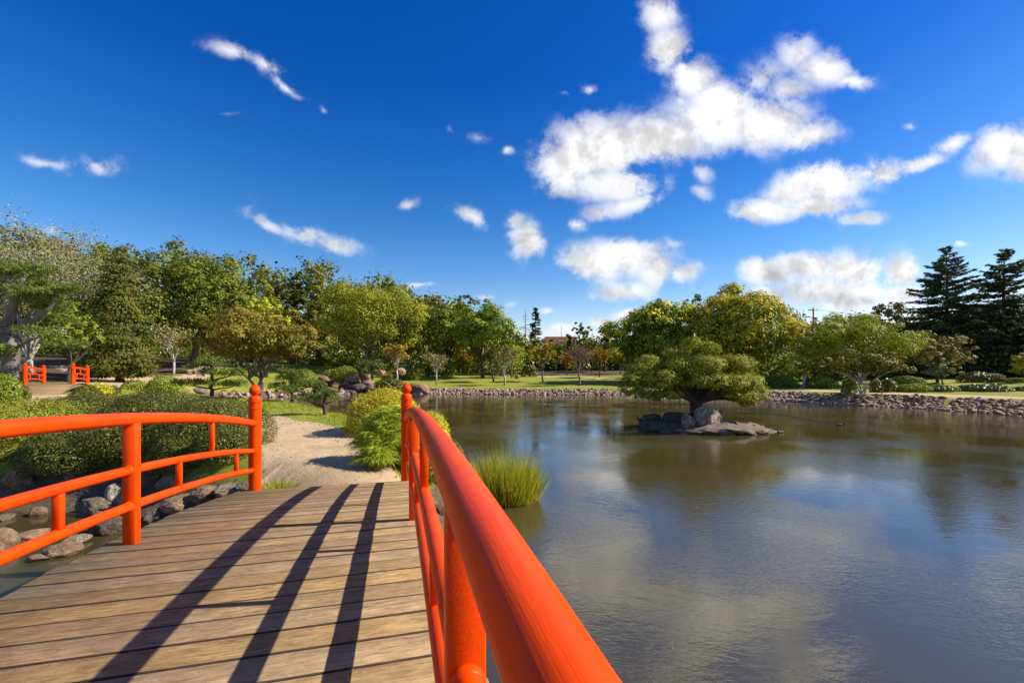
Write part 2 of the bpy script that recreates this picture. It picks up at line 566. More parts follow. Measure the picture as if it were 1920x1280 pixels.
def rock_mat(name, a, b, c, lichen=0.0, scale=2.2):
    m, T, bs = new_mat(name)
    tco = T.n('ShaderNodeTexCoord'); oi = T.n('ShaderNodeObjectInfo')
    of = T.n('ShaderNodeVectorMath', operation='ADD')
    T.l(tco.outputs['Object'], of.inputs[0])
    T.l(T.comb(T.m('MULTIPLY', oi.outputs['Random'], 37.0), T.m('MULTIPLY', oi.outputs['Random'], 11.0), 0.0), of.inputs[1])
    n = T.noise(of.outputs[0], scale, 8, .66)
    n2 = T.noise(of.outputs[0], scale * 6, 5, .6)
    col = T.ramp(T.m('ADD', T.m('MULTIPLY', n, .7), T.m('MULTIPLY', n2, .3)), [(.32, a), (.5, b), (.68, c)])
    if lichen:
        col = T.mix(T.m('MULTIPLY', T.mr(T.noise(of.outputs[0], scale * 1.6, 6, .7), .54, .62), lichen), col, (.5, .49, .45))
    hsv = T.n('ShaderNodeHueSaturation'); T.l(col, hsv.inputs['Color'])
    T.l(T.mr(oi.outputs['Random'], 0, 1, .7, 1.3, False), hsv.inputs['Value'])
    T.l(hsv.outputs[0], bs.inputs['Base Color'])
    T.l(T.bump(T.m('ADD', n, T.m('MULTIPLY', n2, .35)), .8, .12), bs.inputs['Normal'])
    bs.inputs['Roughness'].default_value = .88
    return m
RK = {'brown': rock_mat('stone_brown', (.08, .045, .024), (.22, .13, .068), (.37, .25, .145)),
      'grey': rock_mat('stone_grey', (.06, .042, .024), (.18, .125, .072), (.33, .245, .15), .5),
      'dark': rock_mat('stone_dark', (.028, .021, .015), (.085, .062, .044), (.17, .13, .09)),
      'white': rock_mat('stone_whitewashed', (.10, .07, .044), (.28, .215, .145), (.58, .5, .39), .8),
      'orange': rock_mat('stone_orange', (.16, .085, .05), (.30, .17, .10), (.40, .25, .16)),
      'rip': rock_mat('stone_bank_red', (.15, .088, .048), (.38, .23, .13), (.58, .40, .26))}

def paint_red():
    m, T, bs = new_mat('vermilion_gloss_paint')
    tco = T.n('ShaderNodeTexCoord')
    mp = T.n('ShaderNodeMapping'); mp.inputs['Scale'].default_value = (28, 1.2, 28)
    T.l(tco.outputs['Object'], mp.inputs[0])
    grain = T.noise(mp.outputs[0], 3.2, 5, .65)
    wear = T.noise(tco.outputs['Object'], 2.5, 5, .6)
    col = T.ramp(wear, [(.3, (.64, .043, .0008)), (.7, (.80, .068, .001))])
    sp_ = T.mr(T.noise(tco.outputs['Object'], 55, 3, .6), .70, .78)
    col = T.mix(T.m('MULTIPLY', sp_, .5), col, (.35, .02, .006))
    T.l(col, bs.inputs['Base Color'])
    T.l(T.mr(wear, .3, .7, .30, .42), bs.inputs['Roughness'])
    T.l(T.bump(grain, .45, .003), bs.inputs['Normal'])
    bs.inputs['Specular IOR Level'].default_value = .12
    return m
RED = paint_red()

def plank_mat():
    m, T, bs = new_mat('weathered_deck_timber')
    tco = T.n('ShaderNodeTexCoord'); oi = T.n('ShaderNodeObjectInfo')
    mp = T.n('ShaderNodeMapping'); mp.inputs['Scale'].default_value = (4.0, 15, 15)
    of = T.vm('ADD', tco.outputs['Object'], T.comb(T.m('MULTIPLY', oi.outputs['Random'], 91.0), T.m('MULTIPLY', oi.outputs['Random'], 13.0), 0.0))
    T.l(of, mp.inputs[0])
    g1 = T.noise(mp.outputs[0], 2.2, 7, .68, .6)
    mp2 = T.n('ShaderNodeMapping'); mp2.inputs['Scale'].default_value = (3, 60, 60)
    T.l(of, mp2.inputs[0])
    g2 = T.noise(mp2.outputs[0], 2.0, 4, .6)
    st = T.noise(of, 3.5, 6, .66)
    g = T.m('ADD', T.m('MULTIPLY', g1, .6), T.m('MULTIPLY', g2, .4))
    col = T.ramp(g, [(.32, (.085, .050, .022)), (.43, (.235, .150, .066)), (.54, (.36, .24, .115)), (.70, (.47, .345, .19))])
    dirt = T.mr(st, .36, .62)
    col = T.mix(T.m('MULTIPLY', dirt, .42), col, (.16, .105, .06))
    chalk = T.mr(T.noise(of, 7, 6, .75), .60, .72)
    col = T.mix(T.m('MULTIPLY', chalk, .45), col, (.50, .42, .31))
    hsv = T.n('ShaderNodeHueSaturation'); T.l(col, hsv.inputs['Color'])
    T.l(T.mr(oi.outputs['Random'], 0, 1, .86, 1.1, False), hsv.inputs['Value'])
    T.l(T.mr(T.m('FRACT', T.m('MULTIPLY', oi.outputs['Random'], 7.7)), 0, 1, .9, 1.08, False), hsv.inputs['Saturation'])
    T.l(hsv.outputs[0], bs.inputs['Base Color'])
    bs.inputs['Roughness'].default_value = .85
    bs.inputs['Specular IOR Level'].default_value = .12
    T.l(T.bump(g, 1.0, .010), bs.inputs['Normal'])
    return m
PLANK = plank_mat()

def plain(name, a, b, scale=8, rough=.8, bump=.3, bd=.01):
    m, T, bs = new_mat(name)
    tco = T.n('ShaderNodeTexCoord')
    n = T.noise(tco.outputs['Object'], scale, 6, .62)
    T.l(T.ramp(n, [(.32, a), (.68, b)]), bs.inputs['Base Color'])
    bs.inputs['Roughness'].default_value = rough
    T.l(T.bump(n, bump, bd), bs.inputs['Normal'])
    return m
PLANK_EDGE = plain('dark_plank_edge', (.03, .02, .012), (.075, .048, .028), 9, .95)  # sides and chamfers coloured dark so the gaps between boards show as dark lines
TIMBER = plain('old_timber', (.14, .09, .055), (.30, .21, .14), 9)
EARTH = plain('bare_earth', (.075, .055, .035), (.2, .145, .10), 3, .95, .6, .05)
# ------------------------------------------------------------------ terrain
POND = np.array([  # waterline, plan view
 (-11.8, 50.8), (-4, 49.6), (3, 49.0), (8.2, 48.4), (13.4, 49.0), (18.5, 46.2), (22.8, 41.3), (27.0, 35.9), (30.3, 31.4), (31.6, 27.0), (31.5, 18), (30, 2), (26, -22),
 (8, -28), (-1.0, -14), (0.2, -5.6), (-1.6, -5.0), (-7, -5.5), (-20, -4), (-40, 0), (-42, 4.5), (-26, 5.5), (-17, 8.2), (-13.0, 8.9), (-10.5, 9.3), (-8.2, 9.1), (-5.9, 7.9), (-4.3, 6.5), (-3.3, 6.0),
 (-1.8, 6.2), (-0.9, 6.9), (-0.95, 8.4), (-0.75, 9.6), (-1.5, 11.5), (-3.2, 14.5), (-5.2, 18.2), (-8.5, 22.0), (-12.5, 26.2), (-18, 28.5), (-24, 31), (-29, 35),
 (-27, 41), (-24, 45), (-20.0, 49.0), (-16.2, 51.2)])
CTRL = [  # land heights over the water
 (-2.8, 7.2, 1.13), (-4.4, 10, 1.15), (-8.6, 15.3, 1.18), (-7.0, 17, 1.15), (-13, 18, 1.2), (-12, 12, 1.15), (-18, 13, 1.25), (-9.0, 11, 1.1), (-24, 15, 1.4), (-1.2, 8, 1.0), (-2.6, 11, 1.0),
 (-28.5, 26.5, 1.45), (-29.5, 31, 1.5), (-25, 23, 1.42), (-35, 38, 1.6), (-42.6, 48, 1.66), (-46, 58, 2.4), (-40, 62, 2.5), (-31, 72, 2.7), (-26, 60, 1.0), (-4.5, 62, 1.0), (-6, 88, 2.0),
 (11.5, 68, 1.1), (15, 90, 2.1), (-22, 53, .75), (-3, 53, .65), (9, 51, .65), (31.5, 48, .75), (31, 40, .85), (50, 52, 1.35), (48, 42, 1.25), (37, 32, 1.0), (34, 28.5, .95), (36, 10, 1.1), (60, 30, 1.6), (75, 60, 2.2),
 (-60, 75, 4.5), (-80, 40, 4.0), (-60, 20, 2.4), (-40, 120, 5), (0, 130, 2.6), (60, 110, 3), (-30, -12, 1.5), (20, -40, 1.5), (60, -20, 2), (-60, -30, 2.5), (100, 120, 4), (-110, 120, 6), (-3, -9, 1.2)]

def tps_fit(C):
    C = np.asarray(C, float); X = C[:, :2] / 50; n = len(X)
    d2 = ((X[:, None] - X[None]) ** 2).sum(-1)
    K = np.where(d2 > 0, d2 * np.log(d2 + 1e-12) * .5, 0) + np.eye(n) * .002
    Pm = np.concatenate([np.ones((n, 1)), X], 1)
    A = np.zeros((n + 3, n + 3)); A[:n, :n] = K; A[:n, n:] = Pm; A[n:, :n] = Pm.T
    sol = np.linalg.solve(A, np.concatenate([C[:, 2], np.zeros(3)]))
    return X, sol
TX, TSOL = tps_fit(CTRL)
def land(x, y):
    q = np.stack([x, y], -1) / 50
    out = np.zeros(len(q))
    for i in range(0, len(q), 20000):
        s = q[i:i + 20000]
        d2 = ((s[:, None] - TX[None]) ** 2).sum(-1)
        K = np.where(d2 > 0, d2 * np.log(d2 + 1e-12) * .5, 0)
        out[i:i + 20000] = K @ TSOL[:-3] + TSOL[-3] + s @ TSOL[-2:]
    rr = np.hypot(x, y - 40)
    far = np.clip((rr - 95) / 60, 0, 1); far = far * far * (3 - 2 * far)
    return np.clip(out, .55, 6) * (1 - far) + 3.0 * far

def poly_sd(P, x, y):
    """signed distance to polygon, positive outside"""
    A = P; B = np.roll(P, -1, 0)
    best = np.full(len(x), 1e9); ins = np.zeros(len(x), bool)
    for a, b in zip(A, B):
        e = b - a; wx = x - a[0]; wy = y - a[1]
        t = np.clip((wx * e[0] + wy * e[1]) / (e @ e), 0, 1)
        best = np.minimum(best, np.hypot(wx - e[0] * t, wy - e[1] * t))
        c = ((a[1] > y) != (b[1] > y))
        with np.errstate(divide='ignore', invalid='ignore'):
            xi = (b[0] - a[0]) * (y - a[1]) / (b[1] - a[1] + 1e-12) + a[0]
        ins ^= c & (x < xi)
    return np.where(ins, -best, best)

def line_d(L, x, y):
    """distance to polyline minus its half width (rows: x, y, halfwidth)"""
    L = np.asarray(L, float); best = np.full(len(x), 1e9)
    for a, b in zip(L[:-1], L[1:]):
        e = b[:2] - a[:2]; wx = x - a[0]; wy = y - a[1]
        t = np.clip((wx * e[0] + wy * e[1]) / (e @ e), 0, 1)
        best = np.minimum(best, np.hypot(wx - e[0] * t, wy - e[1] * t) - (a[2] + (b[2] - a[2]) * t))
    return best

def ground_z(x, y):
    x = np.atleast_1d(np.asarray(x, float)); y = np.atleast_1d(np.asarray(y, float))
    L = land(x, y); sd = poly_sd(POND, x, y)
    wob = .12 * np.sin(x * 1.7 + y * .6) + .1 * np.sin(y * 2.3 - x * .9)
    wd = 1.7 + .9 * np.clip((x - 20) / 3, 0, 1)
    t = np.clip((sd + wob * .5) / wd, 0, 1); t = t * t * (3 - 2 * t) * .55 + t * .45
    z = np.where(sd > 0, .02 + (L - .02) * t, .02 + np.maximum(sd * .5, -1.1))
    return z
def gz(x, y):
    return float(ground_z(x, y)[0])

PATHS = [
 [(-2.7, 6.6, 1.35), (-3.4, 8.4, 1.12), (-4.5, 10.2, 1.12), (-6.3, 12.9, 1.3), (-9.5, 15.3, 1.5), (-14, 17.0, 1.6), (-20, 20.5, 1.5), (-27.2, 25.0, 1.5)],
 [(-31.5, 32.5, 1.6), (-37, 41, 2.4), (-46, 52, 3.0), (-58, 58, 2)],
 [(-37, 44, 2.2), (-40, 56, 1.6), (-46, 66, 1.2)],
 [(-3, 80, .9), (2, 78, 1.3), (11, 74, 1.5), (20, 69, 1.5), (27, 60, 1.4), (28.4, 48, 1.3), (29.6, 43, 1.3), (30.9, 37.8, 1.2), (33.2, 32.8, 1.1), (35.2, 28.5, 1.1), (35.6, 18, 1.1), (34, 2, 1.1)],
]
def grid_axis(a, b, st, far, k):
    core = np.arange(a, b + st, st)
    g = st * np.cumprod(np.full(k, (1 + 1.0 * 0.17)))
    ext = np.cumsum(g); ext = ext / ext[-1]
    return np.concatenate([core[0] - (ext * (far + a))[::-1], core, core[-1] + ext * (far - b)])
xs = grid_axis(-46, 46, .3, 3500, 42)
ys = grid_axis(-14, 82, .3, 3500, 42)
GX, GY = np.meshgrid(xs, ys)
gx, gy = GX.ravel(), GY.ravel()
gzv = ground_z(gx, gy)
sdv = poly_sd(POND, gx, gy)
pd = np.min([line_d(p, gx, gy) for p in PATHS], axis=0) + .18 * np.sin(gx * 1.9 + .7 * gy) * np.sin(gy * 1.3 + 1)
sand = np.clip(.5 - pd / .5, 0, 1)
near = np.clip((24 - np.hypot(gx, gy)) / 6, 0, 1)
gzv = gzv + np.where(sdv > .5, .018 * near * np.sin(gx * 3.1 + gy) * np.sin(gy * 2.7 - gx * .5), 0) - .03 * sand
ny, nx = GX.shape
I = np.arange(nx * ny).reshape(ny, nx)
GF = np.stack([I[:-1, :-1].ravel(), I[:-1, 1:].ravel(), I[1:, 1:].ravel(), I[1:, :-1].ravel()], 1)
def ground_mat():
    m, T, bs = new_mat('garden_ground')
    a1 = T.n('ShaderNodeAttribute', attribute_name='sand'); a2 = T.n('ShaderNodeAttribute', attribute_name='shore'); a3 = T.n('ShaderNodeAttribute', attribute_name='litter')
    tco = T.n('ShaderNodeTexCoord'); ob = tco.outputs['Object']
    n1 = T.noise(ob, .35, 6, .62); n2 = T.noise(ob, 5.0, 6, .7); n3 = T.noise(ob, 40.0, 4, .7)
    gr = T.ramp(T.m('ADD', T.m('MULTIPLY', n1, .6), T.m('MULTIPLY', n2, .4)), [(.30, (.15, .185, .018)), (.5, (.25, .26, .03)), (.68, (.34, .29, .055))])
    gr = T.mix(T.m('MULTIPLY', T.mr(n3, .45, .7), .4), gr, (.08, .115, .015))
    sn = T.ramp(T.m('ADD', T.m('MULTIPLY', n2, .55), T.m('MULTIPLY', n3, .45)), [(.3, (.34, .23, .12)), (.5, (.52, .375, .215)), (.7, (.62, .475, .295))])
    sn = T.mix(T.m('MULTIPLY', T.mr(n1, .52, .62), .3), sn, (.26, .17, .09))
    mud = T.ramp(n2, [(.3, (.06, .042, .026)), (.7, (.19, .135, .09))])
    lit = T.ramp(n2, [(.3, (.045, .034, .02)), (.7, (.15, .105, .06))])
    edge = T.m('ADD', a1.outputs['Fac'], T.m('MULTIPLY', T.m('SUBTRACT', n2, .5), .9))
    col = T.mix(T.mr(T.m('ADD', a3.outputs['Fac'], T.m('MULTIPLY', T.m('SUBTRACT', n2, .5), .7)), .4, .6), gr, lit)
    col = T.mix(T.mr(T.m('ADD', a2.outputs['Fac'], T.m('MULTIPLY', T.m('SUBTRACT', n2, .5), .5)), .4, .6), col, mud)
    col = T.mix(T.mr(edge, .4, .6), col, sn)
    T.l(col, bs.inputs['Base Color'])
    bs.inputs['Roughness'].default_value = .95
    bs.inputs['Specular IOR Level'].default_value = .15
    T.l(T.bump(T.m('ADD', T.m('MULTIPLY', n2, .7), T.m('MULTIPLY', n3, .5)), .8, .05), bs.inputs['Normal'])
    return m
me = mesh_np('ground', np.stack([gx, gy, gzv], 1), GF, [ground_mat()], smooth=True)
for nm, arr in (('sand', sand), ('shore', np.clip(1.15 - sdv / 1.4, 0, 1)),
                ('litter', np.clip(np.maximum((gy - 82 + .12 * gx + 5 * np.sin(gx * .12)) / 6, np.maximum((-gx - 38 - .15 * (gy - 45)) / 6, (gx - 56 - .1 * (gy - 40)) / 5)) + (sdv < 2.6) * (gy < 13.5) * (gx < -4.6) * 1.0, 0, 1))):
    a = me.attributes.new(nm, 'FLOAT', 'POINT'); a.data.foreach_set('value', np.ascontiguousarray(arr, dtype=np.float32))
ground = kind(obj('ground', me), 'structure')

# ---- water
def water_mat():
    m, T, bs = new_mat('murky_pond_water')
    tco = T.n('ShaderNodeTexCoord'); ob = tco.outputs['Object']
    mp = T.n('ShaderNodeMapping'); mp.inputs['Scale'].default_value = (1.0, 1.9, 1); mp.inputs['Rotation'].default_value = (0, 0, math.radians(14))
    T.l(ob, mp.inputs[0])
    n1 = T.noise(mp.outputs[0], 2.6, 3, .5, .6)
    n2 = T.noise(mp.outputs[0], 9.0, 3, .55, .8)
    n4 = T.noise(ob, .32, 3, .5)
    amp = T.mr(n4, .38, .62, .25, 1.5)
    h = T.m('ADD', T.m('MULTIPLY', n1, .55), T.m('MULTIPLY', n2, T.m('MULTIPLY', amp, .75)))
    T.l(T.bump(h, 1.0, .0046), bs.inputs['Normal'])
    mud = T.noise(ob, .18, 4, .5)
    T.l(T.ramp(mud, [(.35, (.048, .039, .0125)), (.65, (.066, .052, .017))]), bs.inputs['Base Color'])
    bs.inputs['Roughness'].default_value = .025
    bs.inputs['IOR'].default_value = 1.86
    return m
WATER = water_mat()
wx = np.array([(-60, -45, 0), (60, -45, 0), (60, 62, 0), (-60, 62, 0)], float)
kind(obj('pond_water', mesh_np('pond_water', wx, np.array([(0, 1, 2, 3)]), [WATER])), 'structure')

# ------------------------------------------------------------------ arched bridges
def arched_bridge(name, label, cat, origin, heading, lat_l, lat_r, posts, s_a, s_b, s_end, k, s0, z_end, ht, hm, hl, hk, pitch, over=.2, rr=(.052, .037, .037), pw=.088, er=.088, seed=1, rise=0.0):
    """s runs along the axis, l to the right of it; everything local to the bridge's Empty"""
    root = thing(name, label, cat, (origin[0], origin[1], 0), heading)
    zd = lambda s: z_end + k * ((s_end - s0) ** 2 - (np.asarray(s) - s0) ** 2)
    r = RS(seed)
    # planks
    s = s_a; i = 0
    wid = lat_r - lat_l + 2 * over
    base = {}
    while s < s_b - .03:
        p = min(pitch, s_b - s)
        g = G()
        add_box(g, (0, 0, 0), (wid + r.uniform(-.035, .045), p - .007 - r.uniform(0, .006), .045), None, .0045)
        sl = -2 * k * (s + p / 2 - s0)
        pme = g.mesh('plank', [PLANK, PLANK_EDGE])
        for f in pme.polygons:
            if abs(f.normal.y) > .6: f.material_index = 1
        o = obj('plank', pme, root)
        o.location = ((lat_l + lat_r) / 2 + r.uniform(-.008, .008), s + p / 2, float(zd(s + p / 2)) - .0225 + r.uniform(-.002, .003))
        o.rotation_euler = (math.atan(sl), 0, r.uniform(-.002, .002))
        s += p; i += 1
    ss = np.linspace(s_a + .05, s_b - .05, 40)
    for l in (lat_l - over + .16, (lat_l + lat_r) / 2, lat_r + over - .16):
        g = G()
        V = []
        for q in ss:
            zt = float(zd(q)) - .052
            V += [(l - .06, q, zt), (l + .06, q, zt), (l + .06, q, zt - .24), (l - .06, q, zt - .24)]
        F = [(i * 4 + a, i * 4 + (a + 1) % 4, i * 4 + 4 + (a + 1) % 4, i * 4 + 4 + a) for i in range(len(ss) - 1) for a in range(4)]
        F += [(0, 3, 2, 1), (len(V) - 4, len(V) - 3, len(V) - 2, len(V) - 1)]
        g.add(V, F)
        obj('beam', g.mesh('beam', [TIMBER]), root)
    zr = lambda s, h: zd(s) + h + rise * (1 - ((np.asarray(s) - s0) / (s_end - s0)) ** 2) * h
    a, b = posts[0], posts[-1]
    sr = np.linspace(a, b, 60)
    for l in (lat_l, lat_r):
        for nm, h, rad in (('handrail', ht, rr[0]), ('middle_rail', hm, rr[1]), ('lower_rail', hl, rr[2])):
            g = G()
            add_tube(g, np.stack([np.full(60, l), sr, zr(sr, h)], 1), rad, 28 if nm == 'handrail' else 18)
            obj(nm, g.mesh(nm, [RED], True), root)
        for j, q in enumerate(posts):
            zb = float(zd(q)) - .02
            if j in (0, len(posts) - 1):
                g = G(); H = hk
                e = er
                lathe(g, [(0, zb), (e, zb), (e, zb + H - .40), (e * 1.07, zb + H - .395), (e * 1.07, zb + H - .375), (e, zb + H - .37), (e, zb + H - .30), (e * 1.07, zb + H - .295), (e * 1.07, zb + H - .275), (e * 1.0, zb + H - .27), (e * .98, zb + H - .225), (e * .8, zb + H - .205), (e * .5, zb + H - .195)], 28, (l, q, 0))
                po = obj('end_post', g.mesh('end_post', [RED], True), root)
                me_ = po.data
                mod = po.modifiers.new('edges', 'EDGE_SPLIT'); mod.split_angle = math.radians(40)
                g = G()
                lathe(g, [(e * .50, zb + H - .20), (e * .48, zb + H - .185), (e * .62, zb + H - .175), (e * .84, zb + H - .15), (e * .93, zb + H - .122), (e * .88, zb + H - .092), (e * .68, zb + H - .065), (e * .42, zb + H - .045), (e * .2, zb + H - .022), (.002, zb + H + .002)], 24, (l, q, 0))
                obj('finial', g.mesh('finial', [RED], True), po)
            else:
                g = G()
                top = float(zr(q, ht)) - rr[0] * .55
                add_box(g, (l, q, (zb + top) / 2), (pw, pw, top - zb), None, .003)
                obj('post', g.mesh('post', [RED]), root)
                for h, rad in ((hm, rr[1]), (hl, rr[2])):      # swollen collars where the rails enter
                    for sg in (-1, 1):
                        y0 = q + sg * pw * .5
                        yy = np.array([y0 - sg * .004, y0 + sg * .006, y0 + sg * .016, y0 + sg * .026])
                        g = G()
                        add_tube(g, np.stack([np.full(4, l), yy, zr(yy, h)], 1), [rad * 1.16, rad * 1.18, rad * 1.1, rad * 1.0], 18)
                        obj('collar', g.mesh('collar', [RED], True), root)
        for q0, q1 in zip(posts[:-1], posts[1:]):
            L = q1 - q0
            for f, h0, h1, r0, r1 in ((.5, hm, ht, rr[1], rr[0]), (.25, hl, hm, rr[2], rr[1]), (.75, hl, hm, rr[2], rr[1])):
                q = q0 + L * f
                z0 = float(zr(q, h0)) + r0 * .8; z1 = float(zr(q, h1)) - r1 * .8
                g = G()
                add_box(g, (l, q, (z0 + z1) / 2), (pw * .55, pw * .55, z1 - z0), None, .004)
                obj('baluster', g.mesh('baluster', [RED]), root)
    return root
arched_bridge('garden_bridge', 'large vermilion arched footbridge with timber deck in the foreground', 'bridge', (0, 0), .2549, .1543 - 2.2469, .1543,
              (-4.65, -2.19, 1.04, 4.2668, 7.4995), -4.75, 7.56, 7.4995, .0151, 1.4084, CAMZ - 1.87, 1.013, .598, .307, 1.656, .2, seed=3)
b2 = arched_bridge('garden_bridge', 'small far vermilion arched footbridge beside the twisted pine', 'bridge', (-29.76, 27.0), math.radians(30), 0, 2.15,
              (0, 2.7), -2.9, 4.2, 4.2, .045, .9, 1.50, .74, .46, .22, 1.36, .3, over=.12, rr=(.06, .045, .045), pw=.11, er=.115, seed=8, rise=.33)

# ------------------------------------------------------------------ trees
def tree_root(name, label, cat, px, D, group=None):
    x = (px - 960) / FPX * D
    z = gz(x, D)
    return thing(name, label, cat, (x, D, z - .05), 0, group), x, z

def dims(px, D, z, top, hw, low):
    H = CAMZ + (YH - top) * D / FPX - z
    B = CAMZ + (YH - low) * D / FPX - z
    return H, B, hw * D / FPX

def broadleaf(label, px, D, top, hw, low, mat, bark='dark', seed=1, nb=16, dens=1.0, leaf=1.0, name='deciduous_tree', cat='tree', stems=1, blobs=None, flowers=None, clump=.24, off=0, depth=.9, group=None, br=(.24, .40), asp=.7):
    r = RS(seed)
    root, x, z = tree_root(name, label, cat, px, D, group)
    H, B, R = dims(px, D, z, top, hw, low)
    B = max(B, .25)
    ox = off * D / FPX
    c = np.array([ox, 0, (H + B) / 2]); rz = (H - B) / 2
    if blobs is None:
        bl = auto_blobs(c, R, R * depth, rz, int(nb * 1.35), r, br)
    else:       # in photo pixels relative to the trunk column and horizon
        s = D / FPX
        bl = [((bx - px) * s, by * s, CAMZ + (YH - bz) * s - z, rx * s, ry * s, rz_ * s) for (bx, by, bz, rx, ry, rz_) in blobs]
    ls = D * .0054 * leaf
    bb = np.asarray(bl)
    area = 4 * (bb[:, 3] * bb[:, 4] + bb[:, 3] * bb[:, 5] + bb[:, 4] * bb[:, 5]).sum() * .55
    n = int(min(33000, dens * area / (ls * ls * asp) * 1.75))
    P, N = crown_points(bl, n, r, clump)
    V, F = quads_at(P, N, ls, asp, r)
    obj('crown', mesh_np('crown', V, F, [LM[mat]]), root)
    g = G()
    tr = max(.05, H * .022)
    for s_ in range(stems):
        base = np.array([r.normal() * .12 * (stems > 1), r.normal() * .12 * (stems > 1), 0])
        fork = np.array([ox * .3 + (r.normal() * R * .22 if stems > 1 else 0), r.normal() * R * .1, max(B * .75, H * .22)])
        trr = tr * (1 if stems == 1 else .65)
        P1 = limb_pts(base, fork, r, .04)
        add_tube(g, P1, np.linspace(trr * 1.35, trr * .8, len(P1)), 9)
        pick = sorted(range(len(bl) - (blobs is None)), key=lambda i: bl[i][2])[:max(4, len(bl) // 2)]
        for i in pick[s_::stems]:
            e = np.array(bl[i][:3])
            add_tube(g, limb_pts(fork - (0, 0, .02), e, r, .08), np.linspace(trr * .62, trr * .16, 6), 6, False)
    obj('trunk', g.mesh('trunk', [BK[bark]], True), root)
    if flowers:
        P, N = crown_points(bl, int(n * flowers), r, clump * .8, 14)
        zz = P[:, 2]
        keep = (r.uniform(0, 1, len(P)) < np.clip((zz - B - (H - B) * .22) / ((H - B) * .5), 0.05, 1))
        ctr = np.array([ox, 0, (H + B) / 2])
        rel = np.linalg.norm((P - ctr) / np.array([R, R, rz]), axis=1)
        keep &= rel > .72
        V, F = quads_at(P[keep] * np.array([1, 1, 1.0]) + np.array([0, 0, ls * .5]), N[keep], ls * .95, .8, r)
        kind(obj('flowers', mesh_np('flowers', V, F, [LM['flower']]), root), 'stuff')
    return root

def branchy(label, px, D, top, hw, low, mat, bark='grey', seed=1, leafn=500, leaf=1.0, name='young_tree', stems=3, group=None, cat='tree', gen=3):
    """open small tree: its twigs show between few leaves"""
    r = RS(seed)
    root, x, z = tree_root(name, label, cat, px, D, group)
    H, B, R = dims(px, D, z, top, hw, low)
    g = G(); tips = []
    tr = H * .02
    fork = np.array([r.normal() * .05, r.normal() * .05, max(B * .7, H * .12)])
    P = limb_pts((0, 0, 0), fork, r, .05, 4)
    add_tube(g, P, np.linspace(tr * 1.3, tr, 4), 8)
    def grow(p, d, L, rad, lev):
        q = p + d * L
        P = limb_pts(p, q, r, .06, 4)
        add_tube(g, P, np.linspace(rad, rad * .6, 4), 5, False)
        tips.append(P[2]); tips.append(P[3])
        if lev == 0: return
        for k in range(3):
            nd = d + r.normal(size=3) * .42 + np.array([0, 0, .12])
            nd /= np.linalg.norm(nd)
            grow(P[2 + (k > 0)], nd, L * r.uniform(.55, .8), rad * .6, lev - 1)
    nst = stems + 2
    for k in range(nst):
        a = 6.283 * k / nst + r.uniform(-.4, .4)
        d = np.array([math.cos(a) * R * .62, math.sin(a) * R * .62, (H - fork[2]) * r.uniform(.55, .8)])
        L = np.linalg.norm(d) * .52
        grow(fork, d / np.linalg.norm(d), L, tr * .6, gen)
    # keep inside the crown's envelope
    obj('trunk', g.mesh('trunk', [BK[bark]], True), root)
    T = np.array(tips)
    c = np.array([0, 0, (H + B) / 2])
    ok = (T[:, 2] > B * .85)
    T = T[ok] if ok.any() else T
    idx = r.randint(0, len(T), leafn)
    P = T[idx] + r.normal(size=(leafn, 3)) * R * .11
    ls = D * .0040 * leaf
    V, F = quads_at(P, r.normal(size=(leafn, 3)) + (0, 0, .4), ls, .75, r)
    obj('crown', mesh_np('crown', V, F, [LM[mat]]), root)
    return root

def dense_conifer(label, px, D, top, hw, low, mat, seed=1, lean=0.0, name='conifer_tree', power=.8, bark='dark', dens=1.0):
    r = RS(seed)
    root, x, z = tree_root(name, label, 'tree', px, D)
    H, B, R = dims(px, D, z, top, hw, low)
    ls = D * .0052
    n = int(min(46000, dens * 2.6 * math.pi * R * (H - B) / (ls * ls * .5) * 1.5))
    # overlapping fans: each fan is a flat spray pointing outward and slightly down
    nf = n // 16
    t = 1 - np.sqrt(r.uniform(0, 1, nf)) * .995
    a = r.uniform(0, 6.283, nf)
    prof = lambda t: (1 - t) ** power * (1 - .45 * np.clip(.14 - t, 0, 1) / .14) + .015
    lump = 1 + .13 * np.sin(a * 5 + t * 19) + .1 * np.sin(a * 3 - t * 31 + 1) + r.normal(size=nf) * .05
    rr_ = R * prof(t) * lump * r.uniform(.72, 1.02, nf)
    C = np.stack([np.cos(a) * rr_ + lean * t * H, np.sin(a) * rr_, B + t * (H - B)], 1)
    out = np.stack([np.cos(a), np.sin(a), np.full(nf, -.12)], 1)
    li = np.repeat(np.arange(nf), 16)
    side = np.stack([-np.sin(a), np.cos(a), np.zeros(nf)], 1)
    m = len(li)
    u_ = r.uniform(-1, .6, m)[:, None]; w_ = r.normal(size=m)[:, None]
    P = C[li] + out[li] * u_ * ls * 3.0 + side[li] * w_ * ls * 2.0 * (1 - .4 * u_) + np.array([0, 0, 1]) * (-.25 * u_ ** 2 * ls * 3 + r.normal(size=m)[:, None] * ls * .35)
    N = np.array([0, 0, .7]) + out[li] * 1.1 + r.normal(size=(m, 3)) * .25
    V, F = quads_at(P, N, ls * 1.1, .5, r, tang=out[li] + side[li] * w_ * .5)
    obj('crown', mesh_np('crown', V, F, [LM[mat]]), root)
    g = G()
    add_tube(g, limb_pts((-lean * .3 * H, 0, 0), (lean * H, 0, H * .93), r, .01, 8), np.linspace(H * .028, .03, 8), 9)
    obj('trunk', g.mesh('trunk', [BK[bark]], True), root)
    return root

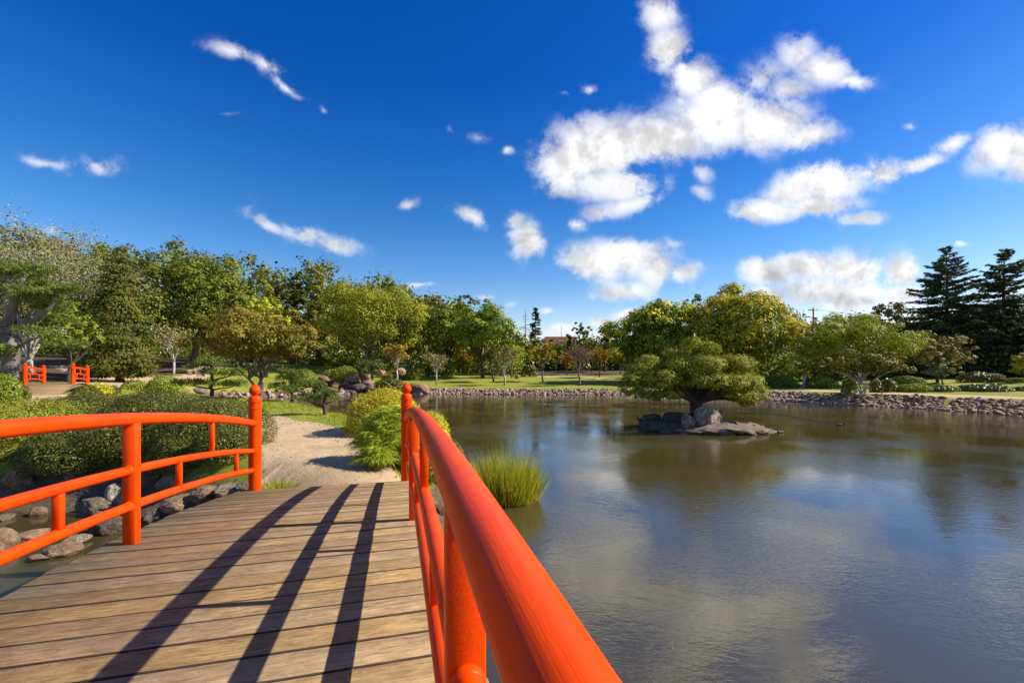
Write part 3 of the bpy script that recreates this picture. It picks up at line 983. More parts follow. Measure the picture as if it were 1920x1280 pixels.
def spruce(label, px, D, top, hw, low, mat='blue', seed=1, droop=.22, gaps=.75, name='spruce_tree', lean=0.0, levels=26, dens=1.0):
    r = RS(seed)
    root, x, z = tree_root(name, label, 'tree', px, D)
    H, B, R = dims(px, D, z, top, hw, low)
    g = G()
    trunk = limb_pts((0, 0, 0), (lean * H, 0, H), r, .006, 9)
    add_tube(g, trunk, np.linspace(H * .018, .02, 9), 9)
    PP = []; NN = []; TT = []; SS = []
    ls = D * .0052
    for L in range(levels):
        t = (L + r.uniform(0, .7)) / levels
        zc = B + (H - B) * t
        nbr = int(5 + 6 * (1 - t))
        for k in range(nbr):
            if r.uniform() > gaps + .2: continue
            a = r.uniform(0, 6.283)
            t = min(.985, (L + r.uniform(-.6, 1.5)) / levels); t = max(t, 0.0); zc = B + (H - B) * t
            Lb = R * ((1 - t) ** .82 + .03) * r.uniform(.5, 1.18)
            d = np.array([math.cos(a), math.sin(a), 0])
            q = np.linspace(0, 1, 7)
            up = .16 * (t > .6)
            pts = np.array([lean * zc, 0, zc]) + d * (q * Lb)[:, None] + np.array([0, 0, 1]) * (((up + r.uniform(-.06, .16)) * q - droop * q ** 1.6 * (1 - .6 * t) + .35 * np.clip(q - .6, 0, 1)) * Lb)[:, None]
            add_tube(g, pts[:, :], np.linspace(.012 + .012 * Lb, .012, 7), 4, False)
            m = int(max(8, dens * Lb * 24 / (ls * 4.0)))
            w = r.uniform(.18, 1, m) ** .8
            ip = np.stack([np.interp(w, q, pts[:, j]) for j in range(3)], 1)
            sd_ = np.array([-d[1], d[0], 0])
            lat = r.normal(size=m) * .15 * Lb * (1.1 - w * .75)
            PP.append(ip + sd_ * lat[:, None] + np.array([0, 0, -1]) * (np.abs(lat) * .32 + r.uniform(0, .14, m) * ls * 3)[:, None])
            TT.append(d * .8 + sd_ * (np.sign(lat) * .75)[:, None] + np.array([0, 0, -.35]) + r.normal(size=(m, 3)) * .18)
            NN.append(np.array([0, 0, 1.0]) + r.normal(size=(m, 3)) * .35)
    P = np.concatenate(PP); 
    V, F = quads_at(P, np.concatenate(NN), ls * 2.0, .34, r, tang=np.concatenate(TT))
    obj('crown', mesh_np('crown', V, F, [LM[mat]]), root)
    obj('trunk', g.mesh('trunk', [BK['dark']], True), root)
    return root

def needles(blobs, n, L, r, up=.55):
    """pine pads: tufts of needles on the tops of flat blobs"""
    blobs = np.asarray(blobs, float)
    area = blobs[:, 3] * blobs[:, 4]
    nt = n // 14
    bi = r.choice(len(blobs), nt, p=area / area.sum())
    D = unit(r, nt); D[:, 2] = np.where(D[:, 2] < -.15, -D[:, 2] * .7, D[:, 2])
    C = blobs[bi, :3] + D * blobs[bi, 3:6] * (r.uniform(.35, 1.0, nt) ** .5)[:, None]
    li = np.repeat(np.arange(nt), 14)
    m = len(li)
    T = D[li] * .5 + np.array([0, 0, up]) + r.normal(size=(m, 3)) * .55
    T /= np.linalg.norm(T, axis=1)[:, None]
    P = C[li] + T * L * .5 + r.normal(size=(m, 3)) * L * .25
    N = r.normal(size=(m, 3)) + np.array([0, 0, .3])
    return quads_at(P, N, L, .17, r, tang=T)

def cloud_pine(label, px, D, base_py, pads, limbs, seed=1, mat='pine', bark='dark', name='pine_tree', nmul=1.0, L=.0085, rad=.5):
    """pads: (px, py, half width px, half height px, depth offset m); limbs: list of [(px,py,dd), ...] with base radius px"""
    r = RS(seed); s = D / FPX
    x0 = (px - 960) / FPX * D
    z0 = gz(x0, D)
    root = thing(name, label, 'tree', (x0, D, z0 - .03))
    cv = lambda a, b, dd=0: np.array([(a - px) * s, dd, CAMZ + (YH - b) * s - z0])
    bl = []
    for (a, b, hw, hh, dd) in pads:
        c = cv(a, b, dd)
        for k in range(5):
            o = np.array([r.uniform(-.6, .6) * hw * s, r.uniform(-.6, .6) * hw * s * .8, r.uniform(-.25, .35) * hh * s])
            bl.append((*(c + o), hw * s * .5, hw * s * .48, hh * s * .75))
    Ln = D * L
    ar = sum(b[3] * b[4] for b in bl) * 3.14
    V, F = needles(bl, int(nmul * ar / (Ln * Ln * .17) * 1.7), Ln, r)
    obj('crown', mesh_np('crown', V, F, [LM[mat]]), root)
    g = G()
    for pts, r0, r1 in limbs:
        Q = np.array([cv(*p) for p in pts])
        t = np.linspace(0, 1, len(Q)); tt = np.linspace(0, 1, len(Q) * 4)
        Q = np.stack([np.interp(tt, t, Q[:, j]) for j in range(3)], 1)
        for _ in range(2):
            Q[1:-1] = (Q[:-2] + 2 * Q[1:-1] + Q[2:]) / 4
        Q += r.normal(size=Q.shape) * r0 * s * .08
        Q[0] = [*Q[0][:2], Q[0][2]]
        add_tube(g, Q, np.linspace(r0 * s, r1 * s, len(Q)) * .74, 10)
    obj('trunk', g.mesh('trunk', [BK[bark]], True), root)
    return root

def shrub(label, px, D, top, hw, mat, seed=1, name='shrub', cat='shrub', base=None, flat=1.0, dens=1.0, leaf=1.0, depth=1.0, group=None, lumps=7, z0=None):
    """clipped mound covered with leaves, down to the ground"""
    r = RS(seed)
    x = (px - 960) / FPX * D
    z = gz(x, D) if z0 is None else z0
    root = thing(name, label, cat, (x, D, z - .05), 0, group)
    H = CAMZ + (YH - top) * D / FPX - z + .05
    R = hw * D / FPX
    H = max(H, .25)
    bl = [(0, 0, H * .30, R * .93, R * .93 * depth, H * .70)]
    for k in range(lumps):
        a = 6.283 * k / lumps + r.uniform(-.3, .3); q = r.uniform(.35, .62)
        bl.append((math.cos(a) * R * q, math.sin(a) * R * q * depth, H * r.uniform(.25, .42), R * .45, R * .45 * depth, H * r.uniform(.42, .56)))
    ls = max(.028, D * .0036) * leaf
    area = 2 * math.pi * R * max(R * depth, H) * 1.1
    n = int(min(30000, dens * area * 2.6 / (ls * ls * .62)))
    blA = np.asarray(bl)
    bi = r.choice(len(bl), n, p=np.array([.5] + [.5 / lumps] * lumps))
    Dv = unit(r, n); Dv[:, 2] = np.where(Dv[:, 2] < -.5, -Dv[:, 2], Dv[:, 2])
    P = blA[bi, :3] + Dv * blA[bi, 3:6] * (1 - .2 * r.uniform(0, 1, n) ** 2 + .05 * (r.uniform(0, 1, n) > .9))[:, None]
    P += .05 * R * np.stack([fbm(P / R * 3, seed + 1), fbm(P / R * 3, seed + 2), fbm(P / R * 3, seed + 3)], 1) * .4
    P[:, 2] = np.maximum(P[:, 2], .02)
    N = Dv + r.normal(size=(n, 3)) * .55 + np.array([0, 0, .25])
    V, F = quads_at(P, N, ls, .62, r)
    obj('foliage', mesh_np('foliage', V, F, [LM[mat]]), root)
    g = G()
    for k in range(6):
        a = r.uniform(0, 6.28)
        add_tube(g, limb_pts((r.normal() * .05, r.normal() * .05, 0), (math.cos(a) * R * .55, math.sin(a) * R * .55 * depth, H * .55), r, .06, 5), np.linspace(.03 + .012 * R, .008, 5), 5)
    obj('stem', g.mesh('stem', [BK['dark']], True), root)
    return root
#INSERT_OBJECTS
# ------------------------------------------------------------------ where a photo column and row meet the ground
def hit(px, py, d0=3.0, d1=140.0):
    D = np.geomspace(d0, d1, 1500)
    x = (px - 960) / FPX * D; z = CAMZ - (py - YH) / FPX * D
    g = np.maximum(ground_z(x, D), 0)
    i = np.argmax(z <= g)
    return float(x[i]), float(D[i]), float(g[i])

# ------------------------------------------------------------------ woods behind everything
def far_wood():
    r = RS(5)
    C = []
    for i in range(5200):
        px = r.uniform(-420, 2350); D = r.uniform(100, 128)
        topy = np.interp(px, [-400, 0, 380, 640, 800, 930, 985, 1160, 1240, 1500, 1700, 2300], [470, 462, 480, 510, 556, 608, 650, 648, 612, 602, 606, 545]) + 10 * math.sin(px * .05) + 6 * math.sin(px * .13)
        x = (px - 960) / FPX * D
        zt = CAMZ + (YH - topy) * D / FPX
        zb = 2.0
        C.append((x, D, zb + (zt - zb) * r.uniform(0, 1) ** .75))
    C = np.array(C)
    per = 24
    li = np.repeat(np.arange(len(C)), per)
    O = r.normal(size=(len(li), 3)) * 1.1
    P = C[li] + O
    N = O + np.array([0, -.3, .6]) + r.normal(size=O.shape) * .5
    V, F = quads_at(P, N, .8, .8, r)
    o = obj('far_wood', mesh_np('far_wood', V, F, [LM['dark']]))
    kind(o, 'stuff')
    tag(o, 'continuous dark wood closing the view behind all the garden trees', 'woodland')
far_wood()
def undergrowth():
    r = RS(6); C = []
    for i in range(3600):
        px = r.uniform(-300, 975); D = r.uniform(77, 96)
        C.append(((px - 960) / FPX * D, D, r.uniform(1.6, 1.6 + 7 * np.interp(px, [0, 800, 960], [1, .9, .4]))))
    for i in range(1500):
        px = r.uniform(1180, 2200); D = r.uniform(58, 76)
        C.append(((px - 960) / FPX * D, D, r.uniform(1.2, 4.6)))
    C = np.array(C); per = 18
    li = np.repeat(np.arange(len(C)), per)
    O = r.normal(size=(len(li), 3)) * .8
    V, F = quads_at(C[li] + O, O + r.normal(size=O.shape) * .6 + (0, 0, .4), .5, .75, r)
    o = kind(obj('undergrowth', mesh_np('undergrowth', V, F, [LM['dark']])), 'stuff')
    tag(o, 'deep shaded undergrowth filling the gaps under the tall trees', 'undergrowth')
undergrowth()

# ---- house beyond the park
def house():
    D = 122; x = (1050 - 960) / FPX * D; z = gz(x, D)
    root = thing('house', 'red tiled house roof peeping out between the far trees', 'house', (x, D, z))
    H = CAMZ + (YH - 631) * D / FPX - z; e = H - 2.3
    wall = plain('cream_render', (.35, .31, .26), (.45, .41, .35), 3)
    tile = plain('terracotta_tile', (.16, .055, .035), (.28, .10, .065), 12, .8, .6, .05)
    g = G(); add_box(g, (0, 0, e / 2), (9, 8, e)); obj('wall', g.mesh('wall', [wall]), root)
    g = G()
    V = [(-5, -4.7, e), (5, -4.7, e), (5, 4.7, e), (-5, 4.7, e), (-4.2, 0, H), (4.2, 0, H)]
    g.add(V, [(0, 1, 5, 4), (2, 3, 4, 5)]); g.add(V, [(1, 2, 5), (3, 0, 4)]); g.add(V, [(0, 3, 2, 1)])
    for k in range(30):
        xx = -4.8 + k * .33
        w = max(-4.2, min(4.2, xx))
        add_tube(g, [(xx, -4.7, e + .03), (w, -.05, H + .03)], .06, 5)
    rf = obj('roof', g.mesh('roof', [tile]), root)
    g = G(); add_box(g, (2.2, .6, H + .1), (.9, .7, 1.3), None, .05); obj('chimney', g.mesh('chimney', [tile]), rf)
    g = G(); add_tube(g, [(.4, 0, H - .2), (.4, 0, H + 3.0)], .05, 6)
    for k in range(3): add_box(g, (.4, 0, H + 2.0 + .35 * k), (.9 - .2 * k, .04, .04))
    obj('aerial', g.mesh('aerial', [BK['dark']]), root)
    glass = plain('window_glass', (.02, .025, .03), (.04, .05, .06), 2, .1, 0)
    white = plain('white_paint', (.7, .7, .68), (.8, .8, .78), 4)
    for q in (-2.6, 2.6):
        g = G(); add_box(g, (q, -4.02, e * .62), (1.5, .06, 1.3)); f = obj('window', g.mesh('window', [white]), root)
        for s in (-.36, .36):
            g = G(); add_box(g, (q + s, -4.06, e * .62), (.62, .03, 1.1)); obj('pane', g.mesh('pane', [glass]), f)
house()

# ---- power pole with wires
def pole():
    D = 98; x = (1525 - 960) / FPX * D; z = gz(x, D)
    root = thing('power_pole', 'wooden power pole with crossarm above the right hand trees', 'power pole', (x, D, z))
    H = CAMZ + (YH - 577) * D / FPX - z
    g = G(); add_tube(g, [(0, 0, 0), (0, 0, H)], [.24, .17], 8); obj('pole', g.mesh('pole', [TIMBER], True), root)
    g = G(); add_box(g, (-.2, -.2, H - .55), (2.1, .14, .16)); obj('crossarm', g.mesh('crossarm', [TIMBER]), root)
    for q in (-1.1, -.2, .7):
        g = G(); lathe(g, [(.0, H - .47), (.06, H - .47), (.08, H - .38), (.04, H - .3), (0, H - .28)], 8, (q, -.2, 0)); obj('insulator', g.mesh('insulator', [RK['dark']], True), root)
    for q in (-1.1, .7):
        t = np.linspace(0, 1, 20)
        P = np.stack([q + t * 46, -.2 + t * 8, H - .3 - 4 * t * (1 - t) * 1.3], 1)
        g = G(); add_tube(g, P, .022, 4); obj('wire', g.mesh('wire', [RK['dark']]), root)
pole()

# ------------------------------------------------------------------ the trees of the left bank
def wispy_top(label):
    return branchy(label, 55, 46, 456, 105, 664, 'grey', 'pale', 21, 40000, .85, 'deciduous_tree', 7, None, 'tree', 4)
wispy_top('tall tree of silvery bare twigs behind the twisted pine')
broadleaf('dense dark green tree behind silvery twigs at left edge', 30, 64, 440, 110, 690, 'olive', seed=22, nb=18)
broadleaf('lush green tree between twisted pine and golden conifer', 128, 40, 560, 46, 690, 'mid', seed=23, nb=12)
broadleaf('lone dark pine crown rising highest above the left wood', 131, 78, 432, 17, 520, 'blue', seed=24, nb=7)
broadleaf('blue green tree top just left above golden conifer', 186, 74, 450, 44, 640, 'dark', seed=25, nb=12)
broadleaf('grey green tree top between golden conifer and dark oak', 250, 72, 455, 50, 640, 'grey', seed=26, nb=12)
dense_conifer('dark bronze conifer tucked behind the left flank of the golden conifer', 170, 49, 464, 36, 700, 'gold', 27, power=.9)
dense_conifer('broad golden conifer with leaning trunk beyond the small red bridge', 224, 45, 462, 72, 706, 'gold', 28, lean=-.012, power=.86)
broadleaf('large dark green oak rising over the maple', 362, 64, 456, 102, 692, 'dark', seed=29, nb=26, leaf=1.0, br=(.2, .36))
broadleaf('dark green tree on the right shoulder of the oak', 448, 68, 494, 52, 692, 'dark', seed=30, nb=14)
broadleaf('olive tree with thin crown right of the dark oak', 497, 74, 500, 42, 692, 'olive', seed=31, nb=14)
broadleaf('tall olive gold tree third from the dark oak', 548, 77, 494, 40, 692, 'gold', seed=32, nb=14)
broadleaf('olive green tree left behind the weeping tree', 600, 79, 503, 42, 692, 'olive', seed=33, nb=14)
broadleaf('small bright yellow green tree over the red brown maple', 498, 60, 548, 40, 630, 'lime', seed=34, nb=10)
broadleaf('wide red brown maple with forked trunk on the inlet bank', 486, 25.5, 576, 118, 694, 'maple', 'grey', seed=35, nb=30, stems=3, leaf=.95, depth=.85, br=(.2, .36), clump=.3, name='maple_tree')
branchy('small tree with white forked trunk left of the maple', 325, 56, 606, 36, 668, 'brown', 'pale', 36, 1500, 1.1)
broadleaf('large feathery pale green tree with spreading stems', 690, 72, 514, 98, 684, 'cypress', 'grey', seed=37, nb=34, stems=4, leaf=.85, br=(.18, .32), clump=.34, asp=.45)
broadleaf('yellow green feathery tree right of the big feathery tree', 768, 75, 545, 52, 684, 'cypress', 'grey', seed=38, nb=20, leaf=.85, asp=.5)
broadleaf('dark tree top peeking out above the feathery trees', 742, 92, 526, 20, 600, 'dark', seed=39, nb=7)
broadleaf('grey brown domed tree top behind the bright green tree', 806, 98, 542, 30, 610, 'brown', seed=40, nb=10)
broadleaf('bright green spreading tree left of the pair by the lawn', 842, 76, 566, 56, 682, 'mid', seed=41, nb=22, leaf=.9)
broadleaf('bright green spreading tree on the lawn edge near the gap', 905, 70, 568, 64, 676, 'mid', seed=42, nb=26, leaf=.9)
broadleaf('dark tree top rising behind the bright green lawn trees', 868, 90, 551, 30, 640, 'dark', seed=43, nb=10)
# ---- the gap in the middle
spruce('slender blue grey cedar against the sky in the gap', 1004, 105, 576, 24, 668, 'blue', 44, .1, .7, 'cedar_tree', 0, 22, .4)
def dead_spire():
    D = 106; x = (985 - 960) / FPX * D; z = gz(x, D); r = RS(2)
    root = thing('dead_tree', 'bare dead conifer spire beside the slender cedar', 'dead tree', (x, D, z))
    H = CAMZ + (YH - 578) * D / FPX - z
    g = G(); add_tube(g, [(0, 0, 0), (0, 0, H)], [.25, .04], 6)
    for k in range(34):
        t = r.uniform(.45, .97); a = r.uniform(0, 6.28); L = (1.05 - t) * 4.5
        add_tube(g, [(0, 0, H * t), (math.cos(a) * L, math.sin(a) * L, H * t + r.uniform(-.3, .5))], [.05, .02], 4)
    obj('trunk', g.mesh('trunk', [BK['dark']], True), root)
dead_spire()
broadleaf('round domed umbrella crown above the red house roof', 1091, 112, 603, 26, 634, 'brown', seed=45, nb=9)
broadleaf('tawny orange tree right of the domed crown', 1134, 92, 606, 30, 676, 'gold', seed=46, nb=14)
spruce('dark narrow conifer left below the house roof', 1034, 96, 636, 13, 690, 'dark', 47, .1, 1, 'conifer_tree', 0, 16)
spruce('dark narrow conifer right below the house roof', 1068, 98, 628, 14, 690, 'dark', 48, .1, 1, 'conifer_tree', 0, 16)
broadleaf('dark bushy tree at the lawn end under the cedar', 985, 92, 640, 28, 692, 'dark', seed=49, nb=10)
broadleaf('dark green tree behind the orange lawn tree in the gap', 1110, 88, 642, 34, 692, 'dark', seed=50, nb=12)
# ---- young trees on the lawn
Y = 'young trees on the lawn'
branchy('orange young tree nearest the waterfall rocks', 744, 60, 634, 20, 684, 'orange', 'pale', 51, 1100, 1.15, group=Y)
branchy('open wide young tree with few leaves behind right bridge post', 818, 56, 660, 24, 690, 'brown', 'pale', 52, 700, 1.1, group=Y)
branchy('small yellow young tree beside the round clipped bush', 864, 76, 652, 16, 684, 'yellow', 'dark', 53, 800, 1.1, group=Y)
branchy('olive young tree left of the tight lawn cluster', 898, 78, 642, 22, 684, 'olive', 'grey', 54, 1000, 1.1, group=Y)
branchy('dense olive young tree with thick trunk in lawn cluster', 926, 62, 642, 26, 688, 'olive', 'dark', 55, 1400, 1.15, group=Y)
branchy('sparse pale stemmed young tree closest to water in cluster', 946, 56, 646, 24, 694, 'brown', 'pale', 56, 550, 1.1, group=Y)
branchy('yellow green young tree at the right end of the cluster', 960, 72, 650, 25, 690, 'lime', 'grey', 57, 1300, 1.15, group=Y)
branchy('rounded olive yellow young tree standing alone mid lawn', 1018, 63, 642, 23, 686, 'yellow', 'grey', 58, 1300, 1.15, stems=3, group=Y)
branchy('short orange young tree behind the purple one', 1063, 80, 664, 17, 690, 'orange', 'dark', 59, 900, 1.1, group=Y)
branchy('young tree with bare purple top and yellow skirt', 1086, 55.5, 640, 26, 690, 'purple', 'twig', 60, 700, .8, stems=4, group=Y)
branchy('golden orange young tree right of the purple topped one', 1124, 74, 648, 23, 690, 'yellow', 'dark', 61, 1500, 1.15, group=Y)
branchy('pale green young tree left of the shaded dark one', 1164, 82, 654, 17, 692, 'lime', 'grey', 62, 1000, 1.1, group=Y)
branchy('shaded dark young tree next to the island canopy', 1184, 66, 648, 18, 684, 'brown', 'dark', 63, 1000, 1.1, group=Y)
# ---- right bank
broadleaf('dark tree top behind the yellow flowering tree', 1308, 72, 546, 26, 640, 'dark', seed=64, nb=8)
broadleaf('dark green flowering tree left of the great yellow one', 1228, 62, 562, 76, 704, 'mid', seed=65, nb=28, flowers=.35, br=(.26, .40), dens=1.4)
broadleaf('great domed tree covered in yellow blossom', 1384, 58, 541, 112, 706, 'mid', seed=66, nb=44, flowers=1.3, br=(.22, .34), clump=.3, dens=1.4)
broadleaf('feathery bright green tree right of the yellow blossom', 1600, 50, 584, 108, 700, 'cypress', seed=67, nb=38, asp=.4, br=(.17, .3), clump=.32, off=0)
broadleaf('low spreading tree with pale forked trunk on stone bank', 1614, 36.5, 648, 86, 716, 'olive', 'pale', seed=68, nb=26, stems=4, br=(.18, .3), leaf=.95)
broadleaf('brown tinged tree rising between feathery tree and firs', 1668, 78, 556, 36, 640, 'brown', seed=69, nb=12)
broadleaf('bronze leaved rounded tree in front of the firs', 1758, 50, 622, 58, 700, 'brown', seed=70, nb=22)
broadleaf('silvery leaved bush tree below the bronze tree', 1768, 47, 668, 30, 716, 'grey', seed=71, nb=12, name='shrub', cat='bush')
spruce('tall blue green fir, left of the pair on the right', 1774, 62, 460, 104, 694, 'blue', 72, .22, .95, 'fir_tree', 0, 44, 1.2)
spruce('tall blue green fir by the right edge of the picture', 1884, 60, 464, 108, 694, 'blue', 73, .22, .95, 'fir_tree', 0, 44, 1.2)
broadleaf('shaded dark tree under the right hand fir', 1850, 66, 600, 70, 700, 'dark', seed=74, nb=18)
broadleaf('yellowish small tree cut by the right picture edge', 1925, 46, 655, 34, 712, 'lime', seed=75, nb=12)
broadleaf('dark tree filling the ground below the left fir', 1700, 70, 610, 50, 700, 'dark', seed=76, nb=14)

# ---- twisted pine at the far left
cloud_pine('twisted grey trunked pine with flat pads at left edge', 20, 22, 742,
  [(40, 508, 60, 22, 0), (-40, 520, 60, 24, .4), (95, 552, 62, 15, -.3), (50, 572, 60, 18, .6), (130, 545, 36, 10, -.2), (60, 600, 40, 14, .8), (95, 628, 40, 16, -.4), (30, 662, 38, 15, -.5), (115, 645, 36, 12, .3), (-40, 640, 50, 20, .3), (60, 535, 40, 14, .5)],
  [([(22, 748, 0), (20, 700, 0), (22, 655, .05), (14, 632, 0), (2, 614, 0)], 17, 13), ([(2, 614, 0), (14, 602, 0), (24, 585, 0), (28, 560, 0), (18, 535, 0), (14, 512, 0)], 12, 6),
   ([(26, 562, 0), (40, 545, -.1), (48, 520, -.1)], 8, 4), ([(4, 624, 0), (40, 612, -.1), (80, 596, -.2), (104, 580, -.3), (116, 560, -.3)], 9, 4),
   ([(22, 655, 0), (50, 645, -.2), (86, 632, -.4)], 5, 2), ([(24, 676, 0), (34, 666, -.4)], 5, 2), ([(2, 614, 0), (-30, 600, .2), (-60, 560, .3), (-50, 530, .4)], 9, 4), ([(0, 625, 0), (-40, 640, .3)], 6, 3)],
  seed=80, bark='grey', nmul=1.0)
cloud_pine('layered dark pine left of the left bridge post', 397, 30, 738,
  [(360, 718, 36, 6, -.2), (392, 682, 42, 14, 0), (440, 700, 30, 9, .1), (440, 722, 34, 7, -.2), (395, 700, 34, 9, .3), (372, 690, 22, 8, -.3)],
  [([(398, 742, 0), (396, 722, 0), (398, 700, 0), (394, 684, 0)], 5, 2.5), ([(397, 728, 0), (360, 721, -.2)], 2.5, 1), ([(397, 730, 0), (440, 724, -.2)], 2.5, 1), ([(397, 712, 0), (438, 702, .1)], 2.5, 1)], seed=81)
cloud_pine('low layered pine behind the front clipped pine', 548, 24, 752,
  [(540, 712, 30, 9, 0), (560, 702, 22, 8, .2), (528, 724, 22, 6, -.2), (560, 733, 34, 8, -.2), (585, 722, 26, 9, .2), (536, 698, 16, 6, .1)],
  [([(547, 756, 0), (549, 742, 0), (545, 725, 0), (548, 706, 0)], 4.5, 2), ([(548, 744, 0), (575, 735, -.2)], 2, 1), ([(546, 728, 0), (526, 726, -.2)], 2, 1), ([(546, 730, 0), (584, 724, .2)], 2, 1)], seed=82)
cloud_pine('front clipped pine with two flat pads beside the path', 608, 17.3, 779,
  [(590, 746, 32, 9, 0), (625, 741, 24, 12, .1), (572, 750, 18, 6, -.2), (610, 733, 16, 7, 0), (632, 750, 14, 7, -.1)],
  [([(608, 782, 0), (609, 766, 0), (607, 752, 0), (612, 738, 0)], 5, 2.5), ([(608, 762, 0), (578, 750, -.1)], 2.5, 1.2), ([(608, 756, 0), (632, 748, .1)], 2.2, 1)], seed=83)
cloud_pine('small flat topped pine above the waterfall rocks', 698, 52, 716,
  [(694, 682, 22, 5, 0), (680, 690, 18, 5, .3), (710, 688, 18, 5, -.3), (700, 695, 26, 5, .2), (688, 700, 16, 4, 0)],
  [([(699, 720, 0), (698, 704, 0), (696, 690, 0), (694, 682, 0)], 2.6, 1.2), ([(698, 700, 0), (712, 693, -.2)], 1.2, .6), ([(698, 700, 0), (682, 693, .2)], 1.2, .6)], seed=84)

# ------------------------------------------------------------------ hedges and shrubs
HG = 'clipped mounds of the near hedge'
shrub('near hedge mound beside the left bridge post', 400, 11.0, 746, 118, 'hedge', 90, 'hedge', 'hedge', depth=.9, group=HG)
shrub('hedge mound second from the left bridge post', 300, 12.6, 732, 104, 'hedge', 91, 'hedge', 'hedge', depth=.9, group=HG)
shrub('middle hedge mound in front of the small red bridge', 180, 12.8, 736, 105, 'hedge', 92, 'hedge', 'hedge', depth=.85, group=HG)
shrub('yellowish hedge mound at the left picture edge', 30, 11.2, 750, 125, 'azalea', 93, 'hedge', 'hedge', depth=.9, group=HG)
shrub('low dark hedge mound spilling towards the stream rocks', 255, 10.7, 775, 110, 'hedge', 94, 'hedge', 'hedge', depth=.8, group=HG)
shrub('loose shrub overhanging the stream left of the square post', 130, 10.2, 800, 90, 'hedge', 95, 'shrub', 'shrub', depth=.7)
shrub('loose shrub foot trailing over rocks near the left post', 420, 9.6, 800, 62, 'hedge', 96, 'shrub', 'shrub', depth=.7)
shrub('ivy like low shrub on the stream bank at left', 60, 10.4, 868, 55, 'hedge', 97, 'shrub', 'shrub', depth=.6, lumps=5)
shrub('leafy bush at the foot of the twisted pine', 8, 20.5, 700, 26, 'mid', 98)
shrub('small dark bush right of the twisted pine trunk', 47, 21.5, 722, 9, 'hedge', 99)
shrub('brownish clipped mound beside the small bridge landing', 163, 20.5, 722, 26, 'hedge', 100)
shrub('yellow green clipped mound beside the small bridge landing', 184, 22, 716, 24, 'ylhedge', 101)
shrub('tiny clipped bush on grass behind the yellow green mound', 213, 27, 722, 12, 'hedge', 102)
shrub('low clipped bush left of the large clipped dome', 252, 33, 712, 24, 'azalea', 103)
shrub('large clipped dome on the grass before the pine', 308, 32, 703, 34, 'azalea', 104)
shrub('bright low azalea mound behind the front pines', 570, 51, 692, 28, 'azalea', 105)
shrub('dark shrub beside the orange slab rocks', 600, 46.8, 712, 17, 'hedge', 106)
shrub('bright azalea dome above the waterfall', 648, 53.5, 686, 32, 'azalea', 107)
shrub('pale azalea mound left of the bright dome', 622, 56, 692, 22, 'azalea', 108)
shrub('wide olive dome at the water edge left of right post', 731, 51.5, 709, 32, 'hedge', 109)
shrub('small round bush behind the flat topped pine', 727, 60, 689, 11, 'hedge', 110)
shrub('grey green bush beyond the orange young tree', 755, 66, 684, 12, 'grey', 111)
shrub('flat bright green bush on the lawn', 777, 66, 690, 21, 'azalea', 112)
shrub('dark low bush right of the flat bright bush', 804, 72, 688, 11, 'hedge', 113)
shrub('round clipped bush behind the open young tree', 839, 72, 680, 16, 'azalea', 114)
shrub('round clipped bush by the lawn path in the middle', 993, 76, 684, 18, 'hedge', 115)
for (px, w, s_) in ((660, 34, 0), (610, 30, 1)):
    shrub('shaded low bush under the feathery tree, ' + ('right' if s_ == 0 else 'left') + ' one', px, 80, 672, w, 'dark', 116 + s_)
shrub('round clipped bush left beside the pale forked trunk', 1641, 38.5, 709, 10, 'hedge', 118)
shrub('round clipped bush right of the pale forked trunk', 1665, 38.5, 710, 17, 'hedge', 119)
shrub('flat yellow green bush behind the sign post', 1712, 38, 719, 31, 'azalea', 120)
shrub('dark bush right of the sign post', 1762, 37.5, 722, 28, 'hedge', 121)
shrub('broad dark bush on the right lawn edge', 1844, 37, 720, 42, 'hedge', 122)
shrub('yellow tipped bush near the right picture edge', 1893, 37, 726, 17, 'azalea', 123)
shrub('small dark bush cut by the right picture edge', 1920, 36, 724, 15, 'hedge', 124)
shrub('long low hedge with reddish right end on the lawn', 1836, 49, 697, 40, 'hedge', 125, 'hedge', 'hedge', depth=.6)
shrub('low bush behind the right lawn at the picture edge', 1915, 47, 708, 26, 'azalea', 126)
shrub('reddish bush at the right end of the long low hedge', 1868, 48.2, 700, 14, 'brown', 127)
shrub('strappy leaved bush left of the pale forked trunk', 1592, 37.5, 710, 14, 'mid', 128)
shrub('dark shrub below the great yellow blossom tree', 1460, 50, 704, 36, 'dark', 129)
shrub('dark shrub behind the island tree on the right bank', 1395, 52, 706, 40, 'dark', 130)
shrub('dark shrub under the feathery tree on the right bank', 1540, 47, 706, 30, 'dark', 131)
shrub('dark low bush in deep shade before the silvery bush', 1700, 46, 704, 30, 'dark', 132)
shrub('low spreading shrub over the rocks behind the square post', 335, 9.9, 812, 62, 'hedge', 136, depth=.7)
shrub('low spreading shrub above the speckled boulder by the stream', 205, 10.3, 826, 60, 'hedge', 137, depth=.65)
# ---- bush, sedge, reeds by the end of the bridge
shrub('yellow topped dome bush right of the path', 722, 13.3, 728, 76, 'ylhedge', 133, lumps=9, dens=1.25)
shrub('green bush behind the handrail at the water edge', 806, 11.6, 770, 46, 'ylhedge', 134, depth=.8)
shrub('low green bush between handrail and reeds', 850, 9.9, 828, 30, 'mid', 135, depth=.8)

